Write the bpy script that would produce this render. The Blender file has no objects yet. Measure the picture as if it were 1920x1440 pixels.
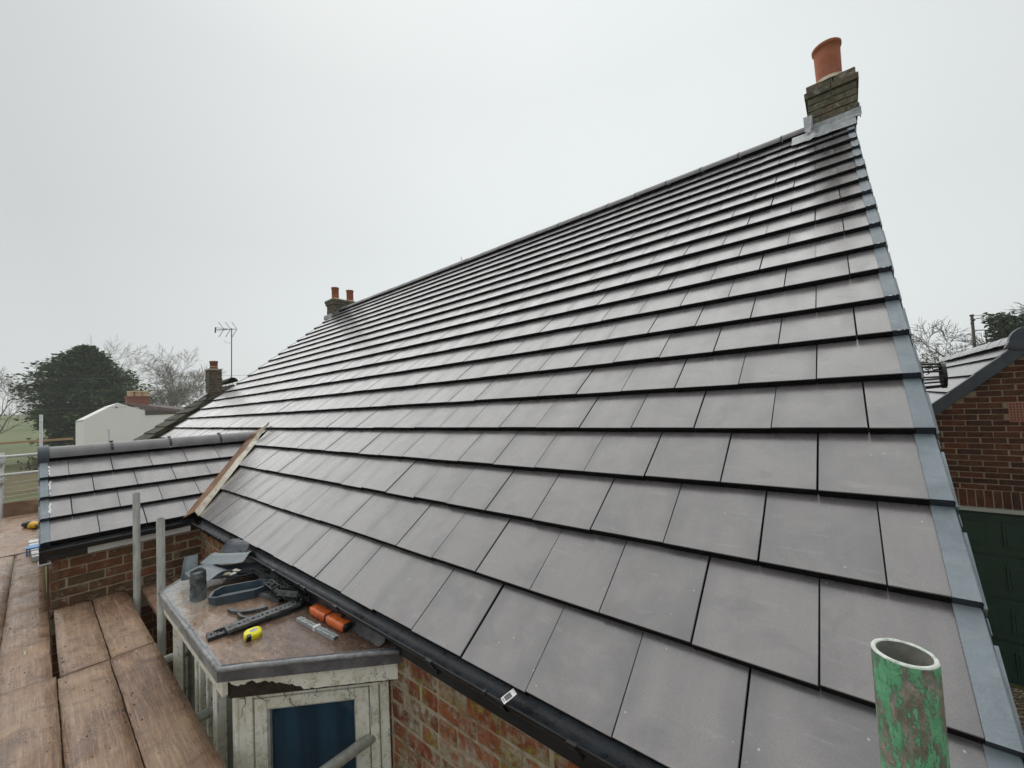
import bpy, bmesh, math, random
from mathutils import Vector, Matrix, noise
random.seed(7)
S = bpy.context.scene
COL = S.collection
R = math.radians

# ---------------------------------------------------------------- camera
cam_d = bpy.data.cameras.new('camera'); cam = bpy.data.objects.new('camera', cam_d); COL.objects.link(cam)
CF = Vector((-0.64245, 0.764851, 0.047545)); CR = Vector((0.763203, 0.644195, -0.050334)); CU = Vector((0.069126, -0.003949, 0.9976))
cam.matrix_world = Matrix(((CR.x, CU.x, -CF.x, -0.633), (CR.y, CU.y, -CF.y, -1.011), (CR.z, CU.z, -CF.z, 0.919), (0, 0, 0, 1)))
cam_d.sensor_width = 36; cam_d.lens = 14.128; cam_d.clip_start = 0.02; cam_d.clip_end = 1500
S.camera = cam

# ---------------------------------------------------------------- sky, sun, exposure
W = bpy.data.worlds.new('World'); S.world = W; W.use_nodes = True
nt = W.node_tree; nt.nodes.clear()
def wn(t): return nt.nodes.new(t)
sky = wn('ShaderNodeTexSky'); sky.sky_type = 'NISHITA'; sky.sun_disc = False
SUN_AZ = Vector((-0.90, 0.40, 0)).normalized(); SUN_EL = R(52)
sky.sun_elevation = SUN_EL; sky.sun_rotation = math.atan2(SUN_AZ.x, SUN_AZ.y); sky.dust_density = 2
tc = wn('ShaderNodeTexCoord')
dot = wn('ShaderNodeVectorMath'); dot.operation = 'DOT_PRODUCT'; dot.inputs[1].default_value = Vector((-0.42, 0.76, 0.50)).normalized()
nt.links.new(tc.outputs['Generated'], dot.inputs[0])
nz = wn('ShaderNodeTexNoise'); nz.inputs['Scale'].default_value = 1.3; nz.inputs['Detail'].default_value = 3; nt.links.new(tc.outputs['Generated'], nz.inputs['Vector'])
nm = wn('ShaderNodeMath'); nm.operation = 'MULTIPLY_ADD'; nm.inputs[1].default_value = 0.16; nm.inputs[2].default_value = -0.08
nt.links.new(nz.outputs[0], nm.inputs[0])
ad = wn('ShaderNodeMath'); ad.operation = 'ADD'; nt.links.new(dot.outputs['Value'], ad.inputs[0]); nt.links.new(nm.outputs[0], ad.inputs[1])
rmp = wn('ShaderNodeValToRGB'); nt.links.new(ad.outputs[0], rmp.inputs[0])
cr = rmp.color_ramp; cr.elements[0].position = 0.0; cr.elements[0].color = (.62, .645, .65, 1)
cr.elements[1].position = 1.0; cr.elements[1].color = (.86, .90, .895, 1)
e = cr.elements.new(0.55); e.color = (.63, .655, .66, 1)
e = cr.elements.new(0.85); e.color = (.765, .80, .80, 1)
sx_ = wn('ShaderNodeSeparateXYZ'); nt.links.new(tc.outputs['Generated'], sx_.inputs[0])
hr = wn('ShaderNodeValToRGB'); nt.links.new(sx_.outputs[2], hr.inputs[0])      # paler towards the misty horizon, brighter again overhead
h_ = hr.color_ramp; h_.elements[0].position = 0.0; h_.elements[0].color = (1.0,)*3+(1,); h_.elements[1].position = 1.0; h_.elements[1].color = (1.0,)*3+(1,)
for p_, q_ in ((.10, .97), (.35, .88), (.62, .88), (.80, .98)):
    e = h_.elements.new(p_); e.color = (q_, q_, q_, 1)
ml = wn('ShaderNodeMix'); ml.data_type = 'RGBA'; ml.blend_type = 'MULTIPLY'; ml.inputs[0].default_value = 1
nt.links.new(rmp.outputs[0], ml.inputs[6]); nt.links.new(hr.outputs[0], ml.inputs[7])
sc = wn('ShaderNodeVectorMath'); sc.operation = 'SCALE'; sc.inputs['Scale'].default_value = 10.0
nt.links.new(ml.outputs[2], sc.inputs[0])
mx = wn('ShaderNodeMix'); mx.data_type = 'RGBA'; mx.inputs[0].default_value = 0.97
nt.links.new(sky.outputs[0], mx.inputs[6]); nt.links.new(sc.outputs[0], mx.inputs[7])
bg = wn('ShaderNodeBackground'); bg.inputs[1].default_value = 0.10
nt.links.new(mx.outputs[2], bg.inputs[0])
wo = wn('ShaderNodeOutputWorld'); nt.links.new(bg.outputs[0], wo.inputs[0])
sl = bpy.data.lights.new('sun', 'SUN'); sl.energy = 1.5; sl.angle = R(100); sl.color = (1, .98, .95)
so = bpy.data.objects.new('sun', sl); COL.objects.link(so)
sd = Vector((SUN_AZ.x * math.cos(SUN_EL), SUN_AZ.y * math.cos(SUN_EL), math.sin(SUN_EL)))
so.rotation_euler = sd.to_track_quat('Z', 'Y').to_euler(); so.location = (0, 0, 12)
S.view_settings.view_transform = 'Standard'; S.view_settings.look = 'None'
S.view_settings.exposure = 0.18; S.view_settings.gamma = 1.0; S.view_settings.use_curve_mapping = False
S.render.engine = 'CYCLES'
S.cycles.max_bounces = 6; S.cycles.diffuse_bounces = 3; S.cycles.volume_bounces = 1

# ---------------------------------------------------------------- helpers
WM = {}
def link(o, parent=None, world=None):
    w = world or Matrix.Identity(4)
    COL.objects.link(o)
    if parent is not None:
        o.parent = parent; o.matrix_parent_inverse = WM[parent.name].inverted()
    o.matrix_basis = w; WM[o.name] = w.copy()
    return o
def tag(o, label=None, cat=None, group=None, kind=None):
    if label: o['label'] = label
    if cat: o['category'] = cat
    if group: o['group'] = group
    if kind: o['kind'] = kind
    return o
def thing(name, label, cat, loc, group=None):
    o = bpy.data.objects.new(name, None); o.empty_display_size = .1
    link(o, None, Matrix.Translation(loc)); return tag(o, label, cat, group)
class MB:
    def __init__(s): s.v = []; s.f = []; s.m = []; s.a = []; s.lx = {}
    def add(s, vs, fs, mi=0, att=0.0):
        b = len(s.v); s.v += [tuple(v) for v in vs]
        for k, f in enumerate(fs):
            s.f.append(tuple(b + i for i in f)); s.m.append(mi[k] if isinstance(mi, (list, tuple)) else mi); s.a.append(att)
        return s
    def box(s, x0, x1, y0, y1, z0, z1, mi=0, M=None, att=0.0):
        vs = [Vector(p) for p in ((x0,y0,z0),(x1,y0,z0),(x1,y1,z0),(x0,y1,z0),(x0,y0,z1),(x1,y0,z1),(x1,y1,z1),(x0,y1,z1))]
        if M: vs = [M @ v for v in vs]
        return s.add(vs, [(0,3,2,1),(4,5,6,7),(0,1,5,4),(1,2,6,5),(2,3,7,6),(3,0,4,7)], mi, att)
    def quad(s, a, b, c, d, mi=0): return s.add([a, b, c, d], [(0,1,2,3)], mi)
    def prism(s, poly, d, mi=0):          # polygon (3D points) extruded by vector d
        n = len(poly); d = Vector(d); vs = [Vector(p) for p in poly] + [Vector(p) + d for p in poly]
        fs = [tuple(range(n-1, -1, -1)), tuple(range(n, 2*n))] + [(i, (i+1) % n, n + (i+1) % n, n + i) for i in range(n)]
        return s.add(vs, fs, mi)
    def tube(s, pts, rs, n=10, mi=0, cap=True):
        pts = [Vector(p) for p in pts]
        if not isinstance(rs, (list, tuple)): rs = [rs] * len(pts)
        vs = []; fs = []
        for i, p in enumerate(pts):
            d = (pts[min(i+1, len(pts)-1)] - pts[max(i-1, 0)]).normalized()
            u = d.cross(Vector((0, 0, 1)) if abs(d.z) < .9 else Vector((1, 0, 0))).normalized(); w = d.cross(u)
            for k in range(n):
                a = 2*math.pi*k/n; vs.append(p + rs[i]*(math.cos(a)*u + math.sin(a)*w))
        for i in range(len(pts)-1):
            for k in range(n):
                a = i*n+k; b = i*n+(k+1) % n; fs.append((a, b, b+n, a+n))
        if cap: fs.append(tuple(range(n-1, -1, -1))); fs.append(tuple(range(len(vs)-n, len(vs))))
        return s.add(vs, fs, mi)
    def lathe(s, prof, n=24, M=None, mi=0):   # prof: (r, z) list
        vs = []; fs = []
        for r_, z_ in prof:
            for k in range(n):
                a = 2*math.pi*k/n; v = Vector((r_*math.cos(a), r_*math.sin(a), z_)); vs.append(M @ v if M else v)
        for i in range(len(prof)-1):
            for k in range(n):
                a = i*n+k; b = i*n+(k+1) % n; fs.append((a, b, b+n, a+n))
        return s.add(vs, fs, mi)
    def mesh(s, name, mats, smooth=False):
        me = bpy.data.meshes.new(name); me.from_pydata(s.v, [], s.f); me.update()
        for m in (mats if isinstance(mats, (list, tuple)) else [mats]): me.materials.append(m)
        me.polygons.foreach_set('material_index', s.m)
        if smooth: me.polygons.foreach_set('use_smooth', [True]*len(s.f))
        if any(s.a):
            at = me.attributes.new('rnd', 'FLOAT', 'FACE'); at.data.foreach_set('value', s.a)
        if s.lx:
            at = me.attributes.new('across', 'FLOAT', 'POINT'); at.data.foreach_set('value', [s.lx.get(i, 0.0) for i in range(len(s.v))])
        return me
    def build(s, name, mats, parent=None, smooth=False, world=None):
        o = bpy.data.objects.new(name, s.mesh(name, mats, smooth)); link(o, parent, world)
        return o
def bevel(o, w=.004, seg=2):
    m = o.modifiers.new('bevel', 'BEVEL'); m.width = w; m.segments = seg; m.limit_method = 'ANGLE'; return o
def inst(me, name, parent, world):
    return link(bpy.data.objects.new(name, me), parent, world)

# ---------------------------------------------------------------- materials
class N:
    def __init__(s, name):
        s.mat = bpy.data.materials.new(name); s.mat.use_nodes = True; s.t = s.mat.node_tree
        s.b = s.t.nodes['Principled BSDF']
    def n(s, t, **k):
        o = s.t.nodes.new(t)
        for a, b in k.items(): setattr(o, a, b)
        return o
    def l(s, a, b): s.t.links.new(a, b)
    def pos(s): return s.n('ShaderNodeNewGeometry').outputs['Position']
    def obj(s): return s.n('ShaderNodeTexCoord').outputs['Object']
    def rnd(s): return s.n('ShaderNodeObjectInfo').outputs['Random']
    def map(s, v, sc=(1,1,1), rot=(0,0,0), loc=(0,0,0)):
        m = s.n('ShaderNodeMapping'); m.inputs['Scale'].default_value = sc; m.inputs['Rotation'].default_value = rot; m.inputs['Location'].default_value = loc
        s.l(v, m.inputs[0]); return m.outputs[0]
    def noise(s, v, sc, det=4, rough=.55, dist=0):
        n_ = s.n('ShaderNodeTexNoise'); n_.inputs['Scale'].default_value = sc; n_.inputs['Detail'].default_value = det; n_.inputs['Roughness'].default_value = rough; n_.inputs['Distortion'].default_value = dist
        s.l(v, n_.inputs['Vector']); return n_.outputs[0]
    def ramp(s, v, st, interp='LINEAR'):
        r_ = s.n('ShaderNodeValToRGB'); r_.color_ramp.interpolation = interp; s.l(v, r_.inputs[0]); c = r_.color_ramp
        while len(c.elements) < len(st): c.elements.new(.5)
        for e_, (p_, q) in zip(c.elements, st):
            e_.position = p_; e_.color = (q, q, q, 1) if isinstance(q, (int, float)) else (*q, 1)
        return r_.outputs[0]
    def mix(s, f, a, b, mode='MIX'):
        m = s.n('ShaderNodeMix', data_type='RGBA', blend_type=mode)
        for i, x in ((0, f), (6, a), (7, b)):
            if isinstance(x, (int, float)): m.inputs[i].default_value = x if i == 0 else (x, x, x, 1)
            elif isinstance(x, tuple): m.inputs[i].default_value = (*x, 1)
            else: s.l(x, m.inputs[i])
        return m.outputs[2]
    def math(s, op, a, b=0.0, c=None):
        m = s.n('ShaderNodeMath', operation=op)
        for i, x in enumerate((a, b) if c is None else (a, b, c)):
            if isinstance(x, (int, float)): m.inputs[i].default_value = x
            else: s.l(x, m.inputs[i])
        return m.outputs[0]
    def offs(s, v, r_, k=40.):
        c = s.n('ShaderNodeVectorMath', operation='SCALE'); c.inputs[0].default_value = (1.0, .63, .37); s.l(s.math('MULTIPLY', r_, k), c.inputs['Scale'])
        a = s.n('ShaderNodeVectorMath', operation='ADD'); s.l(v, a.inputs[0]); s.l(c.outputs[0], a.inputs[1]); return a.outputs[0]
    def out(s, col=None, rough=.6, bump=None, bd=.003, met=0, spec=.5, bs=1.0):
        if col is not None:
            if isinstance(col, tuple): s.b.inputs['Base Color'].default_value = (*col, 1)
            else: s.l(col, s.b.inputs['Base Color'])
        if isinstance(rough, (int, float)): s.b.inputs['Roughness'].default_value = rough
        else: s.l(rough, s.b.inputs['Roughness'])
        s.b.inputs['Metallic'].default_value = met; s.b.inputs['Specular IOR Level'].default_value = spec
        if bump is not None:
            b_ = s.n('ShaderNodeBump'); b_.inputs['Distance'].default_value = bd; b_.inputs['Strength'].default_value = bs; s.l(bump, b_.inputs['Height']); s.l(b_.outputs[0], s.b.inputs['Normal'])
        return s.mat

def mottled(name, c0, c1, sc=8, rough=.6, bump=30, bd=.002, met=0, spec=.5, r2=None, dark=None):
    m = N(name); p = m.pos(); a = m.noise(p, sc, 6, .6); col = m.mix(m.ramp(a, [(.3, 0.), (.7, 1.)]), c0, c1)
    if dark is not None: col = m.mix(m.ramp(m.noise(p, sc*.37, 5, .7), [(.52, 0.), (.66, 1.)]), col, dark)
    rg = rough if r2 is None else m.ramp(a, [(.35, rough), (.65, r2)])
    return m.out(col, rg, m.noise(p, bump, 5, .6), bd, met, spec)

def tile_mat():
    m = N('concrete_tile_grey'); o = m.obj(); at = m.n('ShaderNodeAttribute', attribute_name='rnd')
    r_ = m.math('FRACT', m.math('ADD', m.rnd(), at.outputs['Fac'])); v = m.offs(o, r_)
    fine = m.noise(v, 420, 3, .7); mid = m.noise(v, 9, 5, .6); streak = m.noise(m.map(v, (9, 1.1, 1)), 1.6, 4, .6, .3)
    blot = m.noise(v, 4.2, 4, .65, .6)
    base = m.mix(m.ramp(r_, [(0, 0.), (1, 1.)]), (.066, .058, .059), (.140, .127, .127))
    col = m.mix(m.ramp(mid, [(.3, 0.), (.7, 1.)]), base, (.140, .129, .128))
    col = m.mix(m.math('MULTIPLY', m.ramp(streak, [(.47, 0.), (.66, .45)]), m.ramp(m.math('FRACT', m.math('MULTIPLY', r_, 7.3)), [(.35, .05), (.6, 1.)])), col, (.085, .078, .08))
    col = m.mix(m.ramp(blot, [(.52, 0.), (.68, .7)]), col, (.060, .054, .056))
    col = m.mix(m.ramp(m.noise(m.offs(o, r_, 71.), 2.6, 6, .7, 1.5), [(.66, 0.), (.78, .30)]), col, (.36, .355, .35))
    col = m.mix(m.ramp(m.noise(m.map(m.offs(o, r_, 33.), (1, 6, 1)), 6, 4, .7), [(.60, 0.), (.72, .30)]), col, (.30, .29, .285))
    col = m.mix(.85, col, m.mix(m.ramp(fine, [(.3, 0.), (.7, 1.)]), .58, 1.42), 'MULTIPLY')
    ac = m.n('ShaderNodeAttribute', attribute_name='across'); ed = m.math('ADD', m.math('ABSOLUTE', ac.outputs['Fac']), m.math('MULTIPLY_ADD', m.noise(v, 7, 4, .6), .11, -.055))
    edf = m.math('MULTIPLY', m.ramp(ed, [(.085, 0.), (.15, 1.)]), m.ramp(m.noise(m.offs(o, r_, 53.), 3.1, 3, .6), [(.38, 0.), (.56, .62)]))
    col = m.mix(edf, col, (.055, .049, .052))
    spk = m.n('ShaderNodeTexVoronoi'); spk.inputs['Scale'].default_value = 16; m.l(m.offs(o, r_, 13.), spk.inputs['Vector'])
    col = m.mix(m.ramp(spk.outputs['Distance'], [(.035, .5), (.05, 0.)]), col, (.55, .55, .54))
    wet = m.math('ADD', m.ramp(m.noise(m.map(m.offs(o, r_, 19.), (4, 1.0, 1)), 2.2, 3, .5), [(.36, .24), (.64, .36)]), m.math('MULTIPLY', edf, .14))
    m.b.inputs['Coat Weight'].default_value = .62; m.l(m.math('MULTIPLY_ADD', wet, .6, .05), m.b.inputs['Coat Roughness']); m.b.inputs['Coat IOR'].default_value = 1.75
    return m.out(col, wet, m.math('ADD', m.math('MULTIPLY', fine, .6), m.noise(m.map(v, (1, 3, 1)), 90, 3, .6)), .00042, 0, .7)
M_TILE = tile_mat()
M_RIDGE = mottled('ridge_concrete', (.135, .130, .134), (.205, .20, .204), 9, .42, 120, .001)
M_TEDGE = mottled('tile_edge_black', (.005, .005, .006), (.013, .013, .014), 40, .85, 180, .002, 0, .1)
def verge_mat():
    m = N('verge_plastic_blue_grey'); p = m.pos(); a = m.noise(p, 7, 5, .65, .4)
    col = m.mix(m.ramp(a, [(.32, 0.), (.68, 1.)]), (.125, .155, .18), (.235, .275, .30))
    col = m.mix(m.ramp(m.noise(m.map(p, (1, .5, .5)), 16, 5, .7), [(.58, 0.), (.72, .5)]), col, (.30, .34, .36))
    return m.out(col, m.ramp(a, [(.3, .42), (.7, .6)]), m.noise(p, 130, 4, .6), .0014)
M_VERGE = verge_mat()
M_VDARK = mottled('verge_dark_edge_slot', (.016, .022, .034), (.03, .038, .052), 20, .5, 90, .001)  # dark blue front edges; also stands in for shade in the side slots
M_SLATE = mottled('dark_slate_plastic', (.035, .045, .058), (.062, .075, .09), 6, .45, 60, .001)
M_BLACK = mottled('black_plastic', (.009, .0095, .011), (.018, .019, .021), 15, .32, 200, .0006, 0, .5, .5)
M_GIN = mottled('gutter_inside_wet', (.035, .042, .05), (.075, .085, .095), 22, .25, 130, .002, 0, .5, .5, (.008, .008, .009))
M_LEAD = mottled('lead_sheet', (.22, .235, .25), (.44, .455, .465), 13, .36, 30, .012, .25, .5, .55, (.13, .135, .15))
M_WHITE = mottled('white_plastic', (.62, .63, .62), (.78, .78, .77), 9, .45, 90, .0006)
def brick_mat(name, cols, lich=0., lc=(.30, .28, .09), mort=0.):
    m = N(name); r_ = m.rnd(); v = m.offs(m.obj(), r_); p = m.pos()
    col = m.ramp(r_, [(i/len(cols), c) for i, c in enumerate(cols)], 'LINEAR')
    col = m.mix(m.ramp(m.noise(v, 14, 6, .7, .5), [(.36, 0.), (.68, 1.)]), col, m.mix(1.0, col, (.50, .46, .45), 'MULTIPLY'))
    col = m.mix(m.ramp(m.noise(v, 60, 4, .7), [(.35, 0.), (.75, .8)]), col, m.mix(1.0, col, (1.45, 1.35, 1.25), 'MULTIPLY'))
    if mort: col = m.mix(m.ramp(m.noise(p, 11, 7, .75, .15), [(.60-mort*.25, 0.), (.70-mort*.2, .9)]), col, m.mix(m.ramp(m.noise(p, 45, 4, .7), [(.35, 0.), (.65, 1.)]), (.25, .22, .15), (.44, .40, .31)))
    if lich: col = m.mix(m.ramp(m.noise(m.map(p, (1, 1, .8)), 8.5, 7, .78, .3), [(.66-lich*.25, 0.), (.76-lich*.22, .85)]), col, m.mix(m.ramp(m.noise(p, 50, 4, .8), [(.4, 0.), (.6, 1.)]), (lc[0]*.4, lc[1]*.42, lc[2]*.6), lc))
    return m.out(col, .85, m.math('ADD', m.noise(v, 55, 6, .75), m.math('MULTIPLY', m.noise(v, 12, 3, .6), 1.4)), .006, 0, .25)
M_BR_OLD = brick_mat('old_red_brick', [(.24, .070, .030), (.29, .100, .045), (.17, .055, .032), (.23, .085, .043), (.32, .125, .058)], .50, (.34, .29, .05), .55)
M_BR_EXT = brick_mat('mottled_brown_brick', [(.21, .092, .048), (.15, .085, .045), (.24, .10, .052), (.115, .085, .048), (.18, .08, .042)], .30, (.16, .15, .06), .15)
M_BR_GAR = brick_mat('brown_multi_brick', [(.13, .050, .028), (.08, .040, .027), (.12, .060, .033), (.145, .055, .030), (.07, .038, .028)], 0.10, (.16, .15, .05), 0)
M_BR_CHIM = brick_mat('mossy_chimney_brick', [(.14, .13, .10), (.115, .105, .08), (.16, .125, .10), (.12, .115, .085)], .75, (.21, .21, .13), .25)
M_BR_RED = brick_mat('far_red_brick', [(.30, .12, .085), (.25, .10, .07), (.34, .15, .10)])
M_MORTAR = mottled('mortar', (.30, .25, .175), (.42, .36, .27), 20, .95, 90, .004, 0, .2, None, (.17, .15, .09))
M_MORT_D = mottled('dark_mortar', (.22, .165, .115), (.36, .28, .20), 20, .95, 90, .004, 0, .2)
def wallfill(name, c1, c2, mo):
    m = N(name); p = m.pos(); sx = m.n('ShaderNodeSeparateXYZ'); m.l(p, sx.inputs[0])
    cx = m.n('ShaderNodeCombineXYZ'); m.l(m.math('ADD', sx.outputs[0], sx.outputs[1]), cx.inputs[0]); m.l(sx.outputs[2], cx.inputs[1])
    b = m.n('ShaderNodeTexBrick'); m.l(cx.outputs[0], b.inputs[0]); b.inputs['Scale'].default_value = 1; b.inputs['Brick Width'].default_value = .225; b.inputs['Row Height'].default_value = .075; b.inputs['Mortar Size'].default_value = .006
    b.inputs['Color1'].default_value = (*c1, 1); b.inputs['Color2'].default_value = (*c2, 1); b.inputs['Mortar'].default_value = (*mo, 1)
    return m.out(m.mix(m.noise(p, 14, 5), m.mix(1.0, b.outputs[0], .6, 'MULTIPLY'), b.outputs[0]), .9, m.math('MULTIPLY', b.outputs['Fac'], -1.), .006, 0, .2)
M_WALLF = wallfill('brickwork_brown', (.19, .065, .035), (.12, .055, .035), (.26, .2, .14))
M_WALLO = wallfill('brickwork_old_red', (.28, .08, .04), (.20, .09, .05), (.33, .28, .2))
def board_mat():
    m = N('wet_scaffold_board'); r_ = m.rnd(); v = m.offs(m.pos(), r_, 9.); p = m.pos()
    gr = m.noise(m.map(v, (1.3, 26, 1)), 3.0, 7, .68, .9)
    col = m.ramp(gr, [(.28, (.085, .047, .030)), (.50, (.225, .128, .082)), (.72, (.43, .275, .18))])
    big = m.noise(v, 1.9, 6, .7, .8)
    col = m.mix(m.ramp(big, [(.38, 0.), (.72, .62)]), col, (.50, .35, .22))
    col = m.mix(m.ramp(m.noise(v, 5.5, 6, .75, 1.), [(.5, 0.), (.66, .75)]), col, (.13, .085, .062))
    col = m.mix(m.ramp(m.noise(m.offs(p, r_, 3.), 3.3, 5, .7), [(.58, 0.), (.72, .6)]), col, (.30, .205, .15))
    mud = m.noise(m.map(p, (1, 1.9, 1)), 21, 7, .8, .5)
    col = m.mix(m.ramp(mud, [(.628, 0.), (.672, .88)]), col, (.045, .028, .018))
    col = m.mix(m.ramp(m.noise(p, 120, 3, .7), [(.66, 0.), (.72, .35)]), col, (.38, .30, .21))
    rg = m.ramp(m.noise(v, 3.6, 5, .65), [(.40, .16), (.60, .62)])
    h = m.math('ADD', m.math('MULTIPLY', gr, .5), m.math('MULTIPLY', m.ramp(mud, [(.63, 0.), (.70, 1.)]), 1.0))
    return m.out(col, rg, m.math('ADD', h, m.math('MULTIPLY', m.noise(p, 75, 5, .7), .5)), .006, 0, .5)
M_BOARD = board_mat()
def galv_mat():
    m = N('galvanised_tube'); p = m.pos(); a = m.noise(m.map(p, (1, 1, .3)), 22, 6, .7)
    col = m.ramp(a, [(.3, (.28, .285, .26)), (.55, (.46, .47, .43)), (.75, (.60, .61, .57))])
    col = m.mix(m.ramp(m.noise(p, 60, 5, .8), [(.60, 0.), (.68, .8)]), col, (.11, .10, .08))
    return m.out(col, .5, m.noise(p, 120, 4), .001, .25)
M_GALV = galv_mat()
M_GALVW = mottled('pale_galvanised', (.52, .53, .52), (.70, .71, .70), 20, .45, 80, .001, .2)
def green_mat():
    m = N('flaking_green_paint_tube'); p = m.pos()
    metal = m.ramp(m.noise(m.map(p, (1, 1, .5)), 70, 8, .78, .2), [(.28, (.06, .05, .04)), (.48, (.20, .175, .145)), (.70, (.42, .39, .34))])
    metal = m.mix(m.ramp(m.noise(p, 150, 4, .7), [(.62, 0.), (.7, .8)]), metal, (.42, .42, .39))
    q = m.map(p, (1, 1, .34), (0, .10, 0)); mk = m.noise(q, 60, 9, .74, .35)
    edge = m.ramp(mk, [(.470, 0.), (.484, 1.), (.50, 1.), (.512, 0.)]); mask = m.ramp(mk, [(.490, 0.), (.498, 1.)])
    gcol = m.mix(m.ramp(m.noise(p, 120, 5, .7), [(.35, 0.), (.65, 1.)]), (.09, .33, .165), (.20, .49, .29))
    gcol = m.mix(m.ramp(m.noise(p, 260, 4, .8), [(.62, 0.), (.68, .8)]), gcol, (.05, .07, .04))
    col = m.mix(mask, metal, gcol); col = m.mix(m.math('MULTIPLY', edge, .5), col, (.22, .42, .28))
    return m.out(col, m.mix(mask, .8, .5), m.math('ADD', m.math('MULTIPLY', mask, .7), m.noise(p, 170, 5, .7)), .0011, 0, .4)
M_GREEN = green_mat()
M_RIM = mottled('worn_tube_rim', (.42, .50, .43), (.76, .77, .72), 160, .7, 300, .001, 0, .3, None, (.30, .27, .22))
M_TIN = mottled('tube_inside', (.16, .16, .135), (.30, .30, .26), 40, .7, 100, .001)
def paint_mat():
    m = N('peeling_cream_paint'); p = m.pos()
    col = m.ramp(m.noise(p, 9, 6, .7), [(.3, (.60, .575, .46)), (.52, (.80, .78, .69)), (.8, (.83, .82, .75))])
    col = m.mix(m.ramp(m.noise(p, 26, 6, .75, .6), [(.52, 0.), (.66, .6)]), col, (.30, .30, .13))
    col = m.mix(m.ramp(m.noise(m.map(p, (1, 1, .35)), 40, 6, .8, 1.), [(.60, 0.), (.622, .95)]), col, (.05, .04, .03))
    col = m.mix(m.ramp(m.noise(m.map(p, (3.2, 3.2, .4)), 12, 5, .7), [(.62, 0.), (.68, .6)]), col, (.20, .17, .12))
    return m.out(col, .6, m.noise(p, 45, 6, .7), .003, 0, .4)
M_PAINT = paint_mat()
M_ROT = mottled('rotten_dark_wood', (.018, .013, .009), (.05, .035, .022), 30, .9, 60, .006)
def leadroof_mat():
    m = N('wet_lead_flat_roof'); p = m.pos(); q = m.map(p, (1, 1.8, 1), (0, 0, R(-25)))
    a = m.noise(q, 4.5, 7, .7, 1.2)
    sx = m.n('ShaderNodeSeparateXYZ'); m.l(p, sx.inputs[0])
    gx = m.math('MULTIPLY_ADD', sx.outputs[0], .55, 2.02)      # brown dirt towards the right end, wet reflection painted pale at the left
    gy = m.math('MULTIPLY_ADD', sx.outputs[1], 1.6, .62)
    f = m.math('ADD', a, m.math('MULTIPLY', m.math('ADD', gx, gy), .5))
    col = m.ramp(f, [(.36, (.38, .385, .385)), (.47, (.34, .29, .235)), (.58, (.29, .165, .095)), (.84, (.115, .060, .034))])
    col = m.mix(m.ramp(m.noise(q, 34, 7, .8, 1.4), [(.54, 0.), (.64, .65)]), col, (.40, .355, .30))
    col = m.mix(m.ramp(m.noise(q, 21, 7, .8, 1.), [(.58, 0.), (.66, .8)]), col, (.055, .04, .03))
    rg = m.ramp(m.noise(p, 7, 6, .75), [(.38, .06), (.60, .42)])
    m.b.inputs['Coat Weight'].default_value = .35; m.b.inputs['Coat Roughness'].default_value = .15
    return m.out(col, rg, m.math('ADD', m.noise(q, 14, 6, .75, 1.4), m.math('MULTIPLY', m.noise(p, 70, 4, .7), .45)), .011, 0, .6)
M_LROOF = leadroof_mat()
M_LEDGE = mottled('bitumen_edge', (.055, .052, .058), (.15, .145, .155), 14, .45, 40, .008, 0, .5, .6, (.21, .205, .20))
def glass_mat(name, c, c2, rough=.08):
    m = N(name); p = m.pos(); col = m.mix(m.ramp(m.noise(m.map(p, (8, 8, .5)), 2.2, 2, .5), [(.38, 0.), (.64, 1.)]), c, c2)
    return m.out(col, rough, None, 0, 0, .5)
M_GLASSB = glass_mat('window_glass_over_blue_curtain', (.009, .030, .054), (.016, .052, .088), .06)
M_GLASSG = glass_mat('dark_green_glass', (.030, .036, .028), (.05, .058, .048), .2)
M_GASKET = mottled('pale_gasket', (.30, .32, .30), (.5, .5, .48), 20, .6)
M_TERRA = mottled('terracotta', (.33, .105, .055), (.44, .16, .09), 7, .75, 60, .002, 0, .3, None, (.25, .105, .075))
M_TERRAD = mottled('sooty_terracotta', (.16, .075, .06), (.24, .10, .07), 9, .8, 60, .002)
M_BUFF = mottled('buff_clay', (.62, .44, .26), (.72, .55, .36), 9, .75)
M_CEM = mottled('flaunching_mortar', (.42, .37, .27), (.60, .52, .40), 22, .9, 70, .005, 0, .2, None, (.25, .25, .15))
M_RUST = mottled('rust_brown_valley', (.18, .088, .045), (.31, .165, .085), 9, .55, 50, .004, 0, .4, None, (.12, .07, .045))
def valley2():
    m = N('cream_stained_valley'); p = m.pos(); a = m.noise(p, 10, 6, .7)
    col = m.ramp(a, [(.32, (.30, .22, .13)), (.5, (.55, .50, .40)), (.7, (.68, .66, .58))])
    col = m.mix(m.ramp(m.noise(p, 24, 5, .8), [(.6, 0.), (.68, .8)]), col, (.30, .15, .07)); return m.out(col, .5, m.noise(p, 60), .003)
M_VAL2 = valley2()
M_DOOR = mottled('dark_green_door', (.007, .034, .020), (.012, .045, .028), 5, .42, 30, .0006)
M_LINTEL = mottled('pale_green_lintel', (.33, .36, .32), (.42, .45, .40), 6, .5)
M_YEL = mottled('yellow_tape_case', (.80, .72, .01), (.88, .80, .02), 30, .35, 90, .0006)
M_ORANGE = mottled('orange_wrap', (.62, .10, .02), (.80, .20, .04), 26, .25, 30, .004, 0, .6, .45, (.42, .05, .015))
M_GREYPL = mottled('grey_vent_plastic', (.25, .275, .28), (.38, .41, .42), 30, .5, 90, .0006)
M_STRIP = mottled('dusty_black_strip', (.022, .024, .027), (.10, .107, .112), 30, .5, 120, .001, 0, .5, None, (.13, .135, .13))
M_SHEET = mottled('grey_sheet_offcut', (.10, .125, .135), (.20, .235, .25), 9, .35, 60, .001, 0, .5, .55)
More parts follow.
